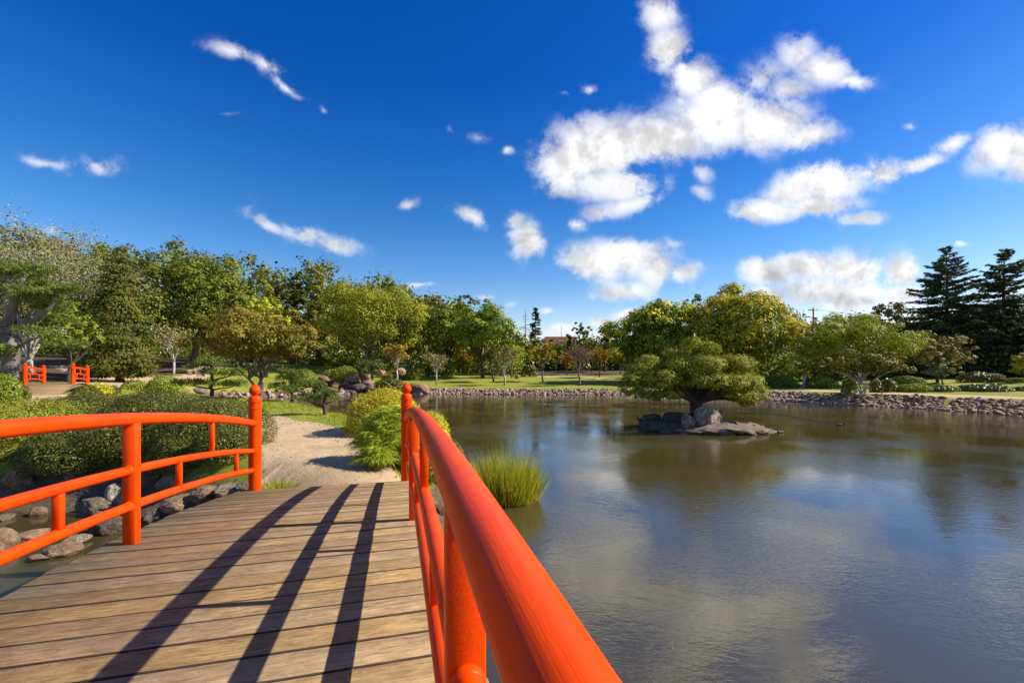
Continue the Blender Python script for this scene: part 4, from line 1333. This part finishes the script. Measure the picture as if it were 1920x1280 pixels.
def blade_strips(B, Dv, L, W, droop, r, seg=3):
    """bending blades: base B, direction Dv, length L, width W"""
    n = len(B)
    Dv = Dv / np.linalg.norm(Dv, axis=1)[:, None]
    S = np.cross(Dv, r.normal(size=(n, 3))); S /= np.linalg.norm(S, axis=1)[:, None] + 1e-9
    V = np.empty((n, seg * 2 + 1, 3))
    for i in range(seg + 1):
        t = i / seg
        p = B + Dv * (L * t)[:, None] + np.array([0, 0, -1]) * (droop * L * t * t)[:, None]
        w = W * (1 - t ** 2 * .9) * .5
        if i < seg:
            V[:, 2 * i] = p - S * w[:, None]; V[:, 2 * i + 1] = p + S * w[:, None]
        else:
            V[:, 2 * seg] = p
    k = np.arange(n)[:, None] * (seg * 2 + 1)
    Q = np.concatenate([k + np.array([[2 * i, 2 * i + 1, 2 * i + 3, 2 * i + 2]]) for i in range(seg - 1)]) if seg > 1 else np.zeros((0, 4), int)
    T3 = k + np.array([[2 * seg - 2, 2 * seg - 1, 2 * seg]])
    return V.reshape(-1, 3), [Q, T3]

def sedge(label, px, D, R, H, n, seed):
    r = RS(seed); x = (px - 960) / FPX * D; z = gz(x, D)
    root = thing('umbrella_sedge', label, 'plant', (x, D, z - .05))
    a = r.uniform(0, 6.283, n); q = np.sqrt(r.uniform(0, 1, n))
    top = np.stack([np.cos(a) * R * q, np.sin(a) * R * q, H * (np.sqrt(np.clip(1 - .80 * q * q, 0, 1))) * r.uniform(.55, 1.0, n)], 1)
    g = G()
    for i in range(n):
        b = np.array([top[i, 0] * .45, top[i, 1] * .45, 0])
        add_tube(g, [b, (b + top[i]) / 2 + (0, 0, top[i, 2] * .08), top[i]], .005, 3, False)
    obj('stem', g.mesh('stem', [LM['sedge']]), root)
    m = 17; li = np.repeat(np.arange(n), m)
    th = r.uniform(0, 6.283, n * m)
    lean = (top / np.linalg.norm(top, axis=1)[:, None])[li] * .4
    Dv = np.stack([np.cos(th), np.sin(th), r.uniform(-.1, .55, n * m)], 1) + lean * .5
    V, F = blade_strips(top[li] + r.normal(size=(n * m, 3)) * .012, Dv, r.uniform(.16, .32, n * m), np.full(n * m, .013), np.full(n * m, .5), r)
    obj('foliage', mesh_np('foliage', V, F, [LM['sedge']]), root)
sedge('feathery umbrella sedge crowding the path beside right post', 733, 9.2, .66, 1.22, 330, 140)
sedge('second umbrella sedge clump just behind the handrail', 800, 9.4, .55, 1.15, 200, 141)
sedge('low umbrella sedge clump at the path edge', 705, 8.6, .34, .55, 90, 142)

def reeds(name, label, x, D, rx, ry, H, n, seed, mat='reed', z=-.15, w=.013, lean=.16):
    r = RS(seed)
    root = thing(name, label, 'plant', (x, D, z))
    a = r.uniform(0, 6.283, n); q = np.sqrt(r.uniform(0, 1, n))
    B = np.stack([np.cos(a) * rx * q, np.sin(a) * ry * q, np.zeros(n)], 1)
    Dv = np.stack([B[:, 0] * .22 / rx, B[:, 1] * .22 / ry, np.ones(n)], 1) + r.normal(size=(n, 3)) * np.array([lean, lean, 0])
    L = H * r.uniform(.6, 1.0, n) * (1 - .25 * q)
    V, F = blade_strips(B, Dv, L, np.full(n, w), r.uniform(0, .22, n), r, 4)
    obj('foliage', mesh_np('foliage', V, F, [LM[mat]]), root)
reeds('reed_clump', 'tall clump of green and straw reeds standing in the pond', -.20, 10.0, .74, .5, 1.72, 2300, 150)
reeds('reed_clump', 'small reed tuft between the handrail and tall reed clump', -1.12, 10.3, .32, .3, 1.15, 500, 151)
reeds('reed_clump', 'bent straw coloured reeds at the near edge of the reed clump', -.62, 9.75, .36, .3, 1.2, 420, 154, 'reed', -.12, .015, .34)
reeds('grass_tuft', 'green grass tuft at the foot of the left end post', -4.15, 7.75, .3, .35, .55, 420, 152, 'grass', gz(-4.15, 7.75) - .03, .012, .4)
reeds('grass_tuft', 'grass tuft on rocks left of the left end post', -4.9, 7.9, .18, .18, .3, 180, 153, 'sedge', gz(-4.9, 7.9), .01, .4)

# ---- rough grass of the near bank
def grass():
    r = RS(160); n = 190000
    a = r.uniform(-20, 0.5, n); b = 6.5 + (32 - 6.5) * r.uniform(0, 1, n) ** 1.2
    keep = (a > -1.25 * b - 1) & ~((a < -4.7) & (b < 13.5) & (poly_sd(POND, a, b) < 3.2))
    a, b = a[keep], b[keep]
    sd = poly_sd(POND, a, b)
    pdist = np.min([line_d(p, a, b) for p in PATHS], axis=0)
    p = np.clip((pdist - .05 + .25 * np.sin(a * 2.1) * np.sin(b * 1.7)) / .5, 0, 1) * (sd > .75) * np.clip(.35 + .75 * (fbm(np.stack([a, b, a * 0], 1) * .8, 3) + .4), .12, 1)
    k = r.uniform(0, 1, len(a)) < p
    a, b = a[k], b[k]; m = len(a)
    B = np.stack([a, b, ground_z(a, b) - .01], 1)
    Dv = np.stack([r.normal(size=m) * .5, r.normal(size=m) * .5, np.ones(m)], 1)
    h = r.uniform(.07, .20, m) * np.clip(.5 + pdist[k] * .5, .5, 1.2)
    V, F = blade_strips(B, Dv, h, np.full(m, .012) * (.6 + b * .06), r.uniform(.1, .5, m), r, 2)
    o = kind(obj('rough_grass', mesh_np('rough_grass', V, F, [LM['grass']])), 'stuff')
    tag(o, 'rough grass growing on the bank beside the sandy path', 'grass')
grass()

# ------------------------------------------------------------------ island
def island():
    x0, y0 = 9.35, 21.6
    r = RS(170)
    V, F = ico(4); V = V.copy()
    n = fbm(V * 1.3, 171, 1.2, 4)
    V[:, 0] *= 3.25 * (1 + .10 * n); V[:, 1] *= 1.9 * (1 + .12 * n); V[:, 2] = V[:, 2] * .36 * (1 + .3 * n) + .05 * fbm(V * 4, 172, 1.5, 3)
    V[:, 2] += .10 * np.exp(-((V[:, 0] + .2) ** 2) / 1.2)
    me = mesh_np('island', V + np.array([x0, y0, -.02]), F, [EARTH], smooth=True)
    kind(obj('island', me), 'structure')
island()
def island_tree():
    px, D = 1306, 21.8
    x = (px - 960) / FPX * D
    root = thing('cypress_tree', 'spreading bright green tree with thick trunk on the rock island', 'tree', (x, D, .35))
    r = RS(173); s = D / FPX
    pads = [(1186, 722, 22, 20, 0), (1205, 700, 26, 20, .2), (1222, 682, 26, 16, .3), (1235, 712, 28, 18, -.3), (1196, 737, 24, 8, -.2), (1240, 737, 24, 8, -.4),
            (1262, 690, 22, 17, -.2), (1280, 668, 24, 13, .1), (1300, 645, 20, 14, 0), (1322, 654, 17, 12, -.2), (1270, 660, 16, 9, .4), (1305, 683, 30, 16, -.4), (1288, 712, 26, 13, -.5), (1318, 714, 24, 13, -.6),
            (1345, 690, 22, 14, .3), (1372, 680, 28, 16, 0), (1398, 686, 24, 18, .2), (1352, 715, 24, 14, -.5), (1388, 715, 30, 16, -.1), (1418, 720, 20, 17, .2), (1380, 740, 24, 12, -.3), (1412, 738, 18, 12, -.2), (1392, 754, 14, 7, -.2), (1355, 736, 16, 8, -.4), (1215, 744, 14, 6, -.3)]
    bl = [((a - px) * s, dd * 2.2, CAMZ + (YH - b) * s - .35, hw * s, hw * s * 1.1, hh * s) for a, b, hw, hh, dd in pads]
    bl += [(b[0] * .75, b[1] + .9, b[2] - .08, b[3] * .9, b[4] * .9, b[5] * .85) for b in bl[1:22:2]]
    P, N = crown_points(bl, 60000, r, .30, 24, -.8)
    V, F = quads_at(P, N + np.array([0, 0, .3]), .105, .42, r)
    obj('crown', mesh_np('crown', V, F, [LM['cypress']]), root)
    g = G()
    add_tube(g, [(0, 0, -.4), (.02, 0, .1), (0, 0, .5), (-.02, 0, .95), (0, 0, 1.35)], [.52, .38, .31, .29, .25], 12)
    for b in bl[:26]:
        e = np.array(b[:3]); st = np.array([0, 0, r.uniform(.8, 1.35)])
        add_tube(g, limb_pts(st, e, r, .08), np.linspace(.16, .03, 6), 6, False)
    for k in range(6):
        a = 6.28 * k / 6; add_tube(g, [(math.cos(a) * .3, math.sin(a) * .3, .25), (math.cos(a) * .62, math.sin(a) * .6, -.05), (math.cos(a) * 1.0, math.sin(a) * .9, -.35)], [.16, .11, .05], 6)
    obj('trunk', g.mesh('trunk', [BK['dark']], True), root)
island_tree()

ROCKS = {}
def boulder(label, x, y, z, sx, sy, sz, mat, seed, rz=0.0, sub=3, group=None, rough=.22, cat='rock'):
    o = obj('boulder', rock_mesh('boulder', RK[mat], seed, sub, rough), None, (x, y, z))
    o.scale = (sx, sy, sz); o.rotation_euler = (0, 0, rz)
    return tag(o, label, cat, group)
def boulder_px(label, px, pyb, hw, asp, mat, seed, sub=3, D=None, depth=1.0, group=None, rough=.22):
    """a boulder whose foot shows at (px, pyb)"""
    if D is None:
        x, D, z = hit(px, pyb)
    else:
        x = (px - 960) / FPX * D; z = max(0.0, gz(x, D))
        z = CAMZ - (pyb - YH) * D / FPX
    w = hw * D / FPX
    h = w * asp
    return boulder(label, x, D + w * .5 * depth, z + h * .45, w, w * depth, h, mat, seed, RS(seed).uniform(-.4, .4), sub, group, rough)

# island rocks
s = 21.0 / FPX
def isl(label, px, py, D, hw, hh, mat, seed, rz=0, depth=.8, rough=.3):
    x = (px - 960) / FPX * D; z = CAMZ - (py - YH) * D / FPX
    return boulder(label, x, D, z, hw * D / FPX, hw * D / FPX * depth, hh * D / FPX, mat, seed, rz, 4, None, rough)
isl('large pale droppings streaked boulder at the island tree foot', 1328, 790, 20.6, 27, 27, 'white', 180, .3)
isl('white stained rock left of the large pale island boulder', 1290, 793, 20.5, 14, 17, 'white', 181)
isl('brown rounded rock behind the large island boulder', 1340, 779, 21.2, 18, 15, 'brown', 182)
isl('dark flat rock on the left tip of the island', 1222, 783, 22.2, 17, 9, 'dark', 183, 0, .7)
isl('dark rock hump left of the island tree trunk', 1268, 786, 21.6, 26, 15, 'dark', 184)
isl('low brown slab sloping to the right tip of the island', 1392, 807, 20.3, 44, 11, 'brown', 185, -.1, .5, .1)
isl('front reddish slab at the island waterline', 1352, 814, 19.8, 30, 8, 'orange', 186, .1, .5, .1)
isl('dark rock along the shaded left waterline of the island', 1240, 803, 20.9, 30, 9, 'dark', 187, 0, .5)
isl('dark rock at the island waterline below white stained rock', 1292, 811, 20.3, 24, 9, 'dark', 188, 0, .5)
isl('small round stone at the island edge near the ducks', 1330, 810, 19.9, 6, 4, 'brown', 189)
isl('small dark stone on the right slab of the island', 1362, 806, 20.1, 6, 4, 'grey', 190)

# stream rocks under the left railing
for i, (lab, px, py, hw, asp, mat) in enumerate([
 ('round brown boulder nearest the deck before the left end post', 380, 942, 27, .85, 'brown'),
 ('flat grey slab between round boulder and left end post', 428, 930, 34, .42, 'grey'),
 ('grey rock touching the left end post foot', 458, 921, 24, .6, 'grey'),
 ('brown rock behind the deck edge, seen under the lower rail', 335, 958, 38, .6, 'brown'),
 ('tan rock right of the square post between the rails', 268, 915, 26, .95, 'brown'),
 ('brown rock under the second baluster from the left end post', 316, 918, 30, .7, 'brown'),
 ('speckled whitish boulder left of the square post', 212, 952, 27, 1.25, 'white'),
 ('long straw covered rock left of the speckled boulder', 168, 966, 40, .6, 'grey'),
 ('small tan stone on the mud between the left rails', 64, 968, 16, .75, 'orange'),
 ('flat brown stone in the stream left of the baluster', 46, 1014, 30, .4, 'brown'),
 ('large brown boulder cut by the left picture edge', -6, 1034, 22, 1.5, 'brown'),
 ('wet brown stone in the stream below the lower rail', 108, 1042, 32, .45, 'brown'),
 ('dark wet stone in the stream behind the wet brown stone', 130, 1022, 26, .45, 'grey'),
 ('tan stone breaking the water near the deck edge', 64, 1052, 20, .35, 'orange'),
 ('tall grey rock standing behind the middle rail', 132, 906, 20, 1.5, 'grey'),
 ('brown rock on the bank at the far left', 26, 914, 28, 1.0, 'brown'),
 ('ochre earth covered rock above the stream bank', 78, 880, 34, .55, 'orange'),
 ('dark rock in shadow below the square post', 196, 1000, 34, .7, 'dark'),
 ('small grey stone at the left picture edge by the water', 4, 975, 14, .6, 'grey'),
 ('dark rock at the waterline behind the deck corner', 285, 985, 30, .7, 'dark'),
 ('mossy brown rock above the tan rock by the hedge', 240, 898, 24, .8, 'brown')]):
    boulder_px(lab, px, py, hw * .88, asp, mat, 200 + i, 4, rough=.3)
for i, (lab, px, py, hw, asp, mat) in enumerate([
 ('tan rock beside the right rail above the water', 822, 962, 13, .9, 'brown'),
 ('small brown rock beside the right rail near the reeds', 838, 935, 10, .8, 'brown'),
 ('grey rock at the water edge behind the right rail', 858, 905, 14, .8, 'grey')]):
    boulder_px(lab, px, py, hw, asp, mat, 230 + i, 3)

# waterfall rocks across the inlet
for i, (lab, px, py, hw, asp, mat, D) in enumerate([
 ('long sloping orange slab left of the waterfall', 606, 716, 18, .45, 'orange', 52),
 ('orange slab at the head of the waterfall', 626, 712, 13, .35, 'orange', 54),
 ('boxy orange rock under the low pine', 577, 722, 10, .75, 'orange', 49.5),
 ('grey rock at the head of the waterfall', 642, 716, 9, .6, 'grey', 52.5),
 ('pale pointed rock right of the waterfall head', 660, 718, 16, .7, 'brown', 52),
 ('orange rock under the flat topped pine', 680, 709, 13, .7, 'orange', 53),
 ('brown rock left of the flat topped pine trunk', 690, 722, 14, .6, 'brown', 51.5),
 ('boxy orange rock behind the flat topped pine', 690, 702, 10, .8, 'orange', 56),
 ('flat orange rock right of the flat topped pine', 712, 702, 13, .5, 'orange', 58),
 ('boxy pale rock behind the orange young tree', 751, 700, 9, .8, 'orange', 63),
 ('dark wet rock in the middle of the waterfall', 648, 730, 14, .8, 'dark', 50.8),
 ('dark wet rock right in the waterfall', 672, 734, 15, .8, 'dark', 50.4),
 ('brown rock at the right foot of the waterfall', 694, 738, 15, .8, 'brown', 50.2),
 ('rounded brown rock left of the waterfall foot', 628, 730, 10, .9, 'brown', 50.6),
 ('brown rock at the left foot of the waterfall', 618, 738, 12, .7, 'brown', 50.2),
 ('low rock at the centre foot of the waterfall', 660, 741, 11, .6, 'dark', 50.0),
 ('large orange rock at the water edge right of the post', 783, 737, 22, .62, 'orange', 51),
 ('dark rock at the water edge left of the right post', 752, 738, 10, .8, 'dark', 51),
 ('large grey boulder on the inlet left of the layered pine', 367, 738, 14, .7, 'grey', 40),
 ('brown boulder on the inlet shore left of the bridge post', 440, 740, 13, .7, 'brown', 44),
 ('grey boulder between layered pine and maple trunk', 420, 738, 12, .7, 'grey', 43),
 ('small boulder right of the maple trunk across the inlet', 516, 738, 10, .6, 'brown', 48),
 ('brown boulder across the inlet behind the low pine', 540, 739, 10, .6, 'brown', 48.5),
 ('flat boulder at the left end of the inlet shore', 345, 736, 9, .6, 'brown', 39)]):
    boulder_px(lab, px, py, hw, asp, mat, 240 + i, 3, D)
def waterfall():
    m, T, bs = new_mat('falling_water')
    tco = T.n('ShaderNodeTexCoord')
    n = T.noise(tco.outputs['Object'], 6, 5, .7)
    T.l(T.ramp(n, [(.35, (.25, .26, .26)), (.65, (.8, .82, .82))]), bs.inputs['Base Color'])
    bs.inputs['Roughness'].default_value = .3
    r = RS(9); D = 50.1
    root = thing('waterfall', 'small white waterfall running between dark rocks into the pond', 'waterfall', ((646 - 960) / FPX * D, D, 0))
    g = G()
    for k in range(26):
        x = r.uniform(-.8, .7); y = r.uniform(-.3, .9); z = max(.03, .15 + y * .55)
        t = np.linspace(0, 1, 6)
        P = np.stack([x + .1 * np.sin(t * 3 + k), y - t * .5, z * (1 - t ** 2) + .02], 1)
        add_tube(g, P, r.uniform(.03, .07), 5)
    obj('stream', g.mesh('stream', [m], True), root)
waterfall()

# ------------------------------------------------------------------ stone banks
def bank_points(i0, i1, step, width, r, jit=.12):
    P = POND[i0:i1 + 1]
    out = []
    for a, b in zip(P[:-1], P[1:]):
        e = b - a; L = np.linalg.norm(e); e /= L
        nrm = np.array([e[1], -e[0]])
        mid = (a + b) / 2 + nrm * .5
        if poly_sd(POND, mid[:1], mid[1:])[0] < 0: nrm = -nrm
        k = int(L * width / (step * step))
        t = r.uniform(0, L, k); w = -.25 + (width + .25) * r.uniform(0, 1, k) ** (1.5 if width > 2 else 1.0)
        out.append(a + e * t[:, None] + nrm * w[:, None])
    return np.concatenate(out)
def stone_bank(label, i0, i1, width, size, individuals, seed, step):
    r = RS(seed)
    P = bank_points(i0, i1, step, width, r)
    z = ground_z(P[:, 0], P[:, 1])
    n = len(P)
    sz = size * r.uniform(.6, 1.35, n)
    c = P.mean(0)
    root = thing('stone_bank', label, 'stone bank', (c[0], c[1], 0))
    px = 960 + FPX * P[:, 0] / P[:, 1]
    score = np.where((px > -20) & (px < 1940), sz / P[:, 1], 0)
    order = np.argsort(-score)
    protos = []
    for k in range(7):
        V, F = ico(1); V = V.copy(); rr = RS(seed + k)
        V *= (1 + .25 * fbm(V, seed + k, 1.1, 2))[:, None]
        for q in range(4):
            nn = rr.normal(size=3); nn /= np.linalg.norm(nn)
            dd = V @ nn - rr.uniform(.6, .85); V -= np.where(dd > 0, dd, 0)[:, None] * nn
        protos.append((V, F))
    pm = [mesh_np('stone', V, F, [RK['rip']], smooth=False) for V, F in protos]
    for j in order[:individuals]:
        o = obj('stone', pm[j % 7], root)
        o.location = (P[j, 0] - c[0], P[j, 1] - c[1], z[j] + sz[j] * .2)
        o.scale = (sz[j], sz[j] * r.uniform(.7, 1.1), sz[j] * r.uniform(.5, .85))
        o.rotation_euler = (r.uniform(-.5, .5), r.uniform(-.5, .5), r.uniform(0, 6.28))
    g = G()
    for j in order[individuals:]:
        V, F = protos[j % 7]
        a = r.uniform(0, 6.28); ca, sa = math.cos(a), math.sin(a)
        W_ = V * np.array([1, r.uniform(.7, 1.1), r.uniform(.5, .85)]) * sz[j]
        W_ = np.stack([W_[:, 0] * ca - W_[:, 1] * sa, W_[:, 0] * sa + W_[:, 1] * ca, W_[:, 2]], 1)
        g.add(W_ + np.array([P[j, 0] - c[0], P[j, 1] - c[1], z[j] + sz[j] * .2]), F)
    o = kind(obj('loose_stones', g.mesh('loose_stones', [RIPI]), root), 'stuff')
    return root
def rip_island():
    m, T, bs = new_mat('stone_bank_loose')
    geo = T.n('ShaderNodeNewGeometry'); tco = T.n('ShaderNodeTexCoord')
    n = T.noise(tco.outputs['Object'], 5, 5, .65)
    f = T.m('ADD', T.m('MULTIPLY', geo.outputs['Random Per Island'], .6), T.m('MULTIPLY', n, .4))
    T.l(T.ramp(f, [(.2, (.12, .072, .045)), (.5, (.30, .19, .125)), (.8, (.48, .34, .25))]), bs.inputs['Base Color'])
    bs.inputs['Roughness'].default_value = .9
    T.l(T.bump(n, .6, .05), bs.inputs['Normal'])
    return m
RIPI = rip_island()
stone_bank('long reddish stone bank along the right shore', 5, 10, 2.3, .155, 300, 300, .165)
stone_bank('low reddish stone bank along the far shore below the lawn', 0, 5, 1.3, .16, 0, 310, .17)
stone_bank('brown stone edge around the shaded inlet shore', 41, 45, 1.0, .26, 0, 320, .30)

# ------------------------------------------------------------------ small things
def sign():
    D = 32.6; px = 1714; x = (px - 960) / FPX * D; z = gz(x, D)
    root = thing('sign', 'small brown sign board on a post at the right bank', 'sign', (x, D, z), math.radians(-20))
    g = G(); add_box(g, (0, 0, .42), (.10, .10, .9), None, .01); obj('post', g.mesh('post', [TIMBER]), root)
    g = G(); add_box(g, (-.02, .075, .56), (.80, .04, .36), None, .008); obj('board', g.mesh('board', [plain('sign_brown', (.14, .075, .045), (.2, .12, .075))]), root)
sign()
def bench(label, px, D, rz):
    x = (px - 960) / FPX * D; z = gz(x, D)
    root = thing('bench', label, 'bench', (x, D, z), rz)
    for y in (-.15, 0, .15):
        g = G(); add_box(g, (0, y, .45), (1.6, .12, .05), None, .008); obj('slat', g.mesh('slat', [TIMBER]), root)
    for zz in (.62, .78):
        g = G(); add_box(g, (0, .26, zz), (1.6, .04, .12), None, .008); obj('backrest_slat', g.mesh('backrest_slat', [TIMBER]), root)
    for q in (-.65, .65):
        g = G(); add_box(g, (q, -.12, .21), (.08, .08, .42), None, .008); obj('leg', g.mesh('leg', [TIMBER]), root)
        g = G(); add_box(g, (q, .22, .42), (.08, .05, .86), None, .008); obj('leg', g.mesh('leg', [TIMBER]), root)
bench('wooden park bench on the lawn behind the young tree cluster', 936, 76, .3)
def plinth():
    D = 70; px = 969; x = (px - 960) / FPX * D; z = gz(x, D)
    root = thing('stone_plinth', 'small brown stone plinth beside the lawn path', 'plinth', (x, D, z))
    g = G(); add_box(g, (0, 0, .06), (.75, .6, .14), None, .02); obj('base', g.mesh('base', [RK['brown']]), root)
    g = G(); add_box(g, (0, 0, .40), (.58, .45, .56), None, .05); obj('block', g.mesh('block', [RK['orange']]), root)
plinth()
def stump(label, px, D, h, seed):
    r = RS(seed); x = (px - 960) / FPX * D; z = gz(x, D)
    root = thing('tree_stump', label, 'stump', (x, D, z))
    g = G(); add_tube(g, [(0, 0, -.05), (0.01, 0, .1), (.03, .01, h * .6), (.02, .02, h)], [.28, .2, .17, .16], 10)
    obj('trunk', g.mesh('trunk', [BK['pale']], True), root)
    g = G(); lathe(g, [(0, h + .012), (.13, h + .008), (.155, h - .01)], 10, (.02, .02, 0)); obj('cut_face', g.mesh('cut_face', [TIMBER]), root)
stump('pale upright stump in shade left of the pale forked trunk', 1582, 39, 1.1, 3)
stump('pale post like stump under the yellow blossom tree', 1508, 48, 1.3, 4)
def edging():
    g = G()
    a = np.array([-4.02, 7.02, 1.13]); b = np.array([-4.32, 8.3, 1.16])
    d = (b - a); L = np.linalg.norm(d); d /= L
    M = np.stack([d, np.cross([0, 0, 1], d), [0, 0, 1]], 1)
    add_box(g, (a + b) / 2, (L, .05, .12), M, .006)
    o = obj('timber_edging', g.mesh('timber_edging', [TIMBER]))
    tag(o, 'short timber edging board along the path by left post', 'edging board')
edging()
def litter():
    r = RS(400); n = 5200
    a = r.uniform(-11, .2, n); b = r.uniform(3.2, 16, n)
    pdist = np.min([line_d(q, a, b) for q in PATHS[:1]], axis=0)
    keep = (np.abs(pdist) < .55) | ((pdist < 0) & (r.uniform(0, 1, n) < .16))
    keep &= b > 7.6
    a, b = a[keep], b[keep]; m = len(a)
    P = np.stack([a, b, ground_z(a, b) + r.uniform(-.012, .012, m)], 1)
    V, F = quads_at(P, r.normal(size=(m, 3)) * .35 + (0, 0, 1), .05, .6, r)
    o = kind(obj('leaf_litter', mesh_np('leaf_litter', V, F, [LM['brown']])), 'stuff')
    tag(o, 'dry fallen leaves scattered along the sandy path edges', 'fallen leaves')
litter()

# ---- birds
def bird_mat(name, a, b):
    return plain(name, a, b, 14, .7, .15)
BM = {'brown': bird_mat('brown_feathers', (.05, .035, .025), (.14, .10, .07)), 'dark': bird_mat('dark_feathers', (.012, .012, .012), (.04, .036, .032)),
      'white': bird_mat('white_feathers', (.65, .64, .6), (.8, .79, .76)), 'grey': bird_mat('grey_feathers', (.2, .2, .2), (.36, .36, .36)), 'bill': bird_mat('bill_horn', (.25, .16, .05), (.35, .22, .07))}
def duck(label, x, y, z, rz, L=.42, body='brown', head=None, legs=False, cat='duck', name='duck', neck=1.0):
    root = thing(name, label, cat, (x, y, z), rz)
    S = np.array([(-.50, 0, .20), (-.42, 0, .16), (-.28, 0, .12), (-.08, 0, .10), (.12, 0, .11), (.26, 0, .16), (.32, 0, .24 + .02 * neck), (.34, 0, .30 + .10 * (neck - 1)), (.37, 0, .36 + .16 * (neck - 1)), (.42, 0, .38 + .18 * (neck - 1)), (.47, 0, .365 + .18 * (neck - 1))]) * L
    if legs: S = S + np.array([0, 0, .16 * L])
    R = np.array([.015, .07, .13, .17, .165, .12, .075, .06, .075, .075, .03]) * L
    g = G(); add_tube(g, S, R, 12)
    obj('body', g.mesh('body', [BM[body]], True), root)
    if head:
        g = G(); add_tube(g, S[7:], R[7:] * 1.05, 10); obj('head', g.mesh('head', [BM[head]], True), root)
    for sgn in (-1, 1):
        V, F = ico(2); W_ = V * np.array([.27, .035, .10]) * L + S[3] + np.array([-.06 * L, sgn * .15 * L, .035 * L])
        obj('wing', mesh_np('wing', W_, F, [BM['dark' if body == 'brown' else 'grey' if body == 'white' else body]], smooth=True), root)
    g = G(); add_tube(g, [S[-1] - (.02 * L, 0, 0), S[-1] + (.07 * L, 0, -.02 * L), S[-1] + (.12 * L, 0, -.025 * L)], [.03 * L, .028 * L, .015 * L], 8, True, .6)
    obj('bill', g.mesh('bill', [BM['bill']], True), root)
    if legs:
        for sgn in (-1, 1):
            g = G(); add_tube(g, [(.02 * L, sgn * .06 * L, .14 * L), (.03 * L, sgn * .06 * L, .0)], .014 * L, 5); add_box(g, (.06 * L, sgn * .06 * L, .006), (.12 * L, .07 * L, .012))
            obj('leg', g.mesh('leg', [BM['bill']]), root)
def at_water(px, py):
    D = CAMZ * FPX / (py - YH); return (px - 960) / FPX * D, D
x, y = at_water(1463, 811); duck('dark duck swimming just right of the island', x, y, -.03, math.radians(200), .46, 'dark')
x, y = at_water(1577, 798); duck('dark duck swimming ahead of a long pale wake', x, y, -.03, math.radians(-12), .44, 'dark')
def on(px, py, D): return ((px - 960) / FPX * D, D, CAMZ - (py - YH) * D / FPX)
duck('brown duck resting on the right tip of the island', *on(1408, 806, 20.4), math.radians(15), .46, 'brown', legs=True)
duck('small brown duck lying at the island edge by the round stone', *on(1424, 809, 20.2), math.radians(-10), .34, 'brown')
duck('dark upright bird on the left tip of the island', *on(1199, 790, 22.6), math.radians(120), .38, 'dark', legs=True, cat='water bird', name='water_bird', neck=1.8)
duck('white goose standing on the far stone bank', *on(860, 733, 50.9), math.radians(-5), .75, 'white', legs=True, cat='goose', name='goose', neck=1.9)
duck('white bird perched on top of the island tree', *on(1302, 634, 21.6), math.radians(70), .36, 'white', legs=True, cat='bird', name='white_bird', neck=1.5)
def wake():
    x0, y0 = at_water(1572, 797); x1, y1 = at_water(1385, 763)
    t = np.linspace(0, 1, 60); r = RS(4)
    X = x0 + (x1 - x0) * t; Y_ = y0 + (y1 - y0) * t + .12 * np.sin(t * 9) * t
    g = G(); V = []
    for i in range(60):
        w = .05 + .10 * t[i]; h = .030 * (1 - .6 * t[i]) * (1 + .3 * r.normal() * .5)
        V += [(X[i], Y_[i] - w, -.004), (X[i], Y_[i], h), (X[i], Y_[i] + w, -.004)]
    F = [(i * 3 + a, i * 3 + a + 1, i * 3 + a + 4, i * 3 + a + 3) for i in range(59) for a in (0, 1)]
    g.add(V, F)
    m, T, bs = new_mat('wake_sky_glint')  # pale base colour stands in for bright sky reflected off the ripple
    n = T.noise(T.n('ShaderNodeTexCoord').outputs['Object'], 9, 4, .6)
    T.l(T.ramp(n, [(.4, (.10, .09, .06)), (.65, (.5, .48, .4))]), bs.inputs['Base Color']); bs.inputs['Roughness'].default_value = .2
    o = kind(obj('wake', g.mesh('wake', [m], True)), 'stuff')
    tag(o, 'long pale wake trailing behind the swimming duck', 'wake')
wake()
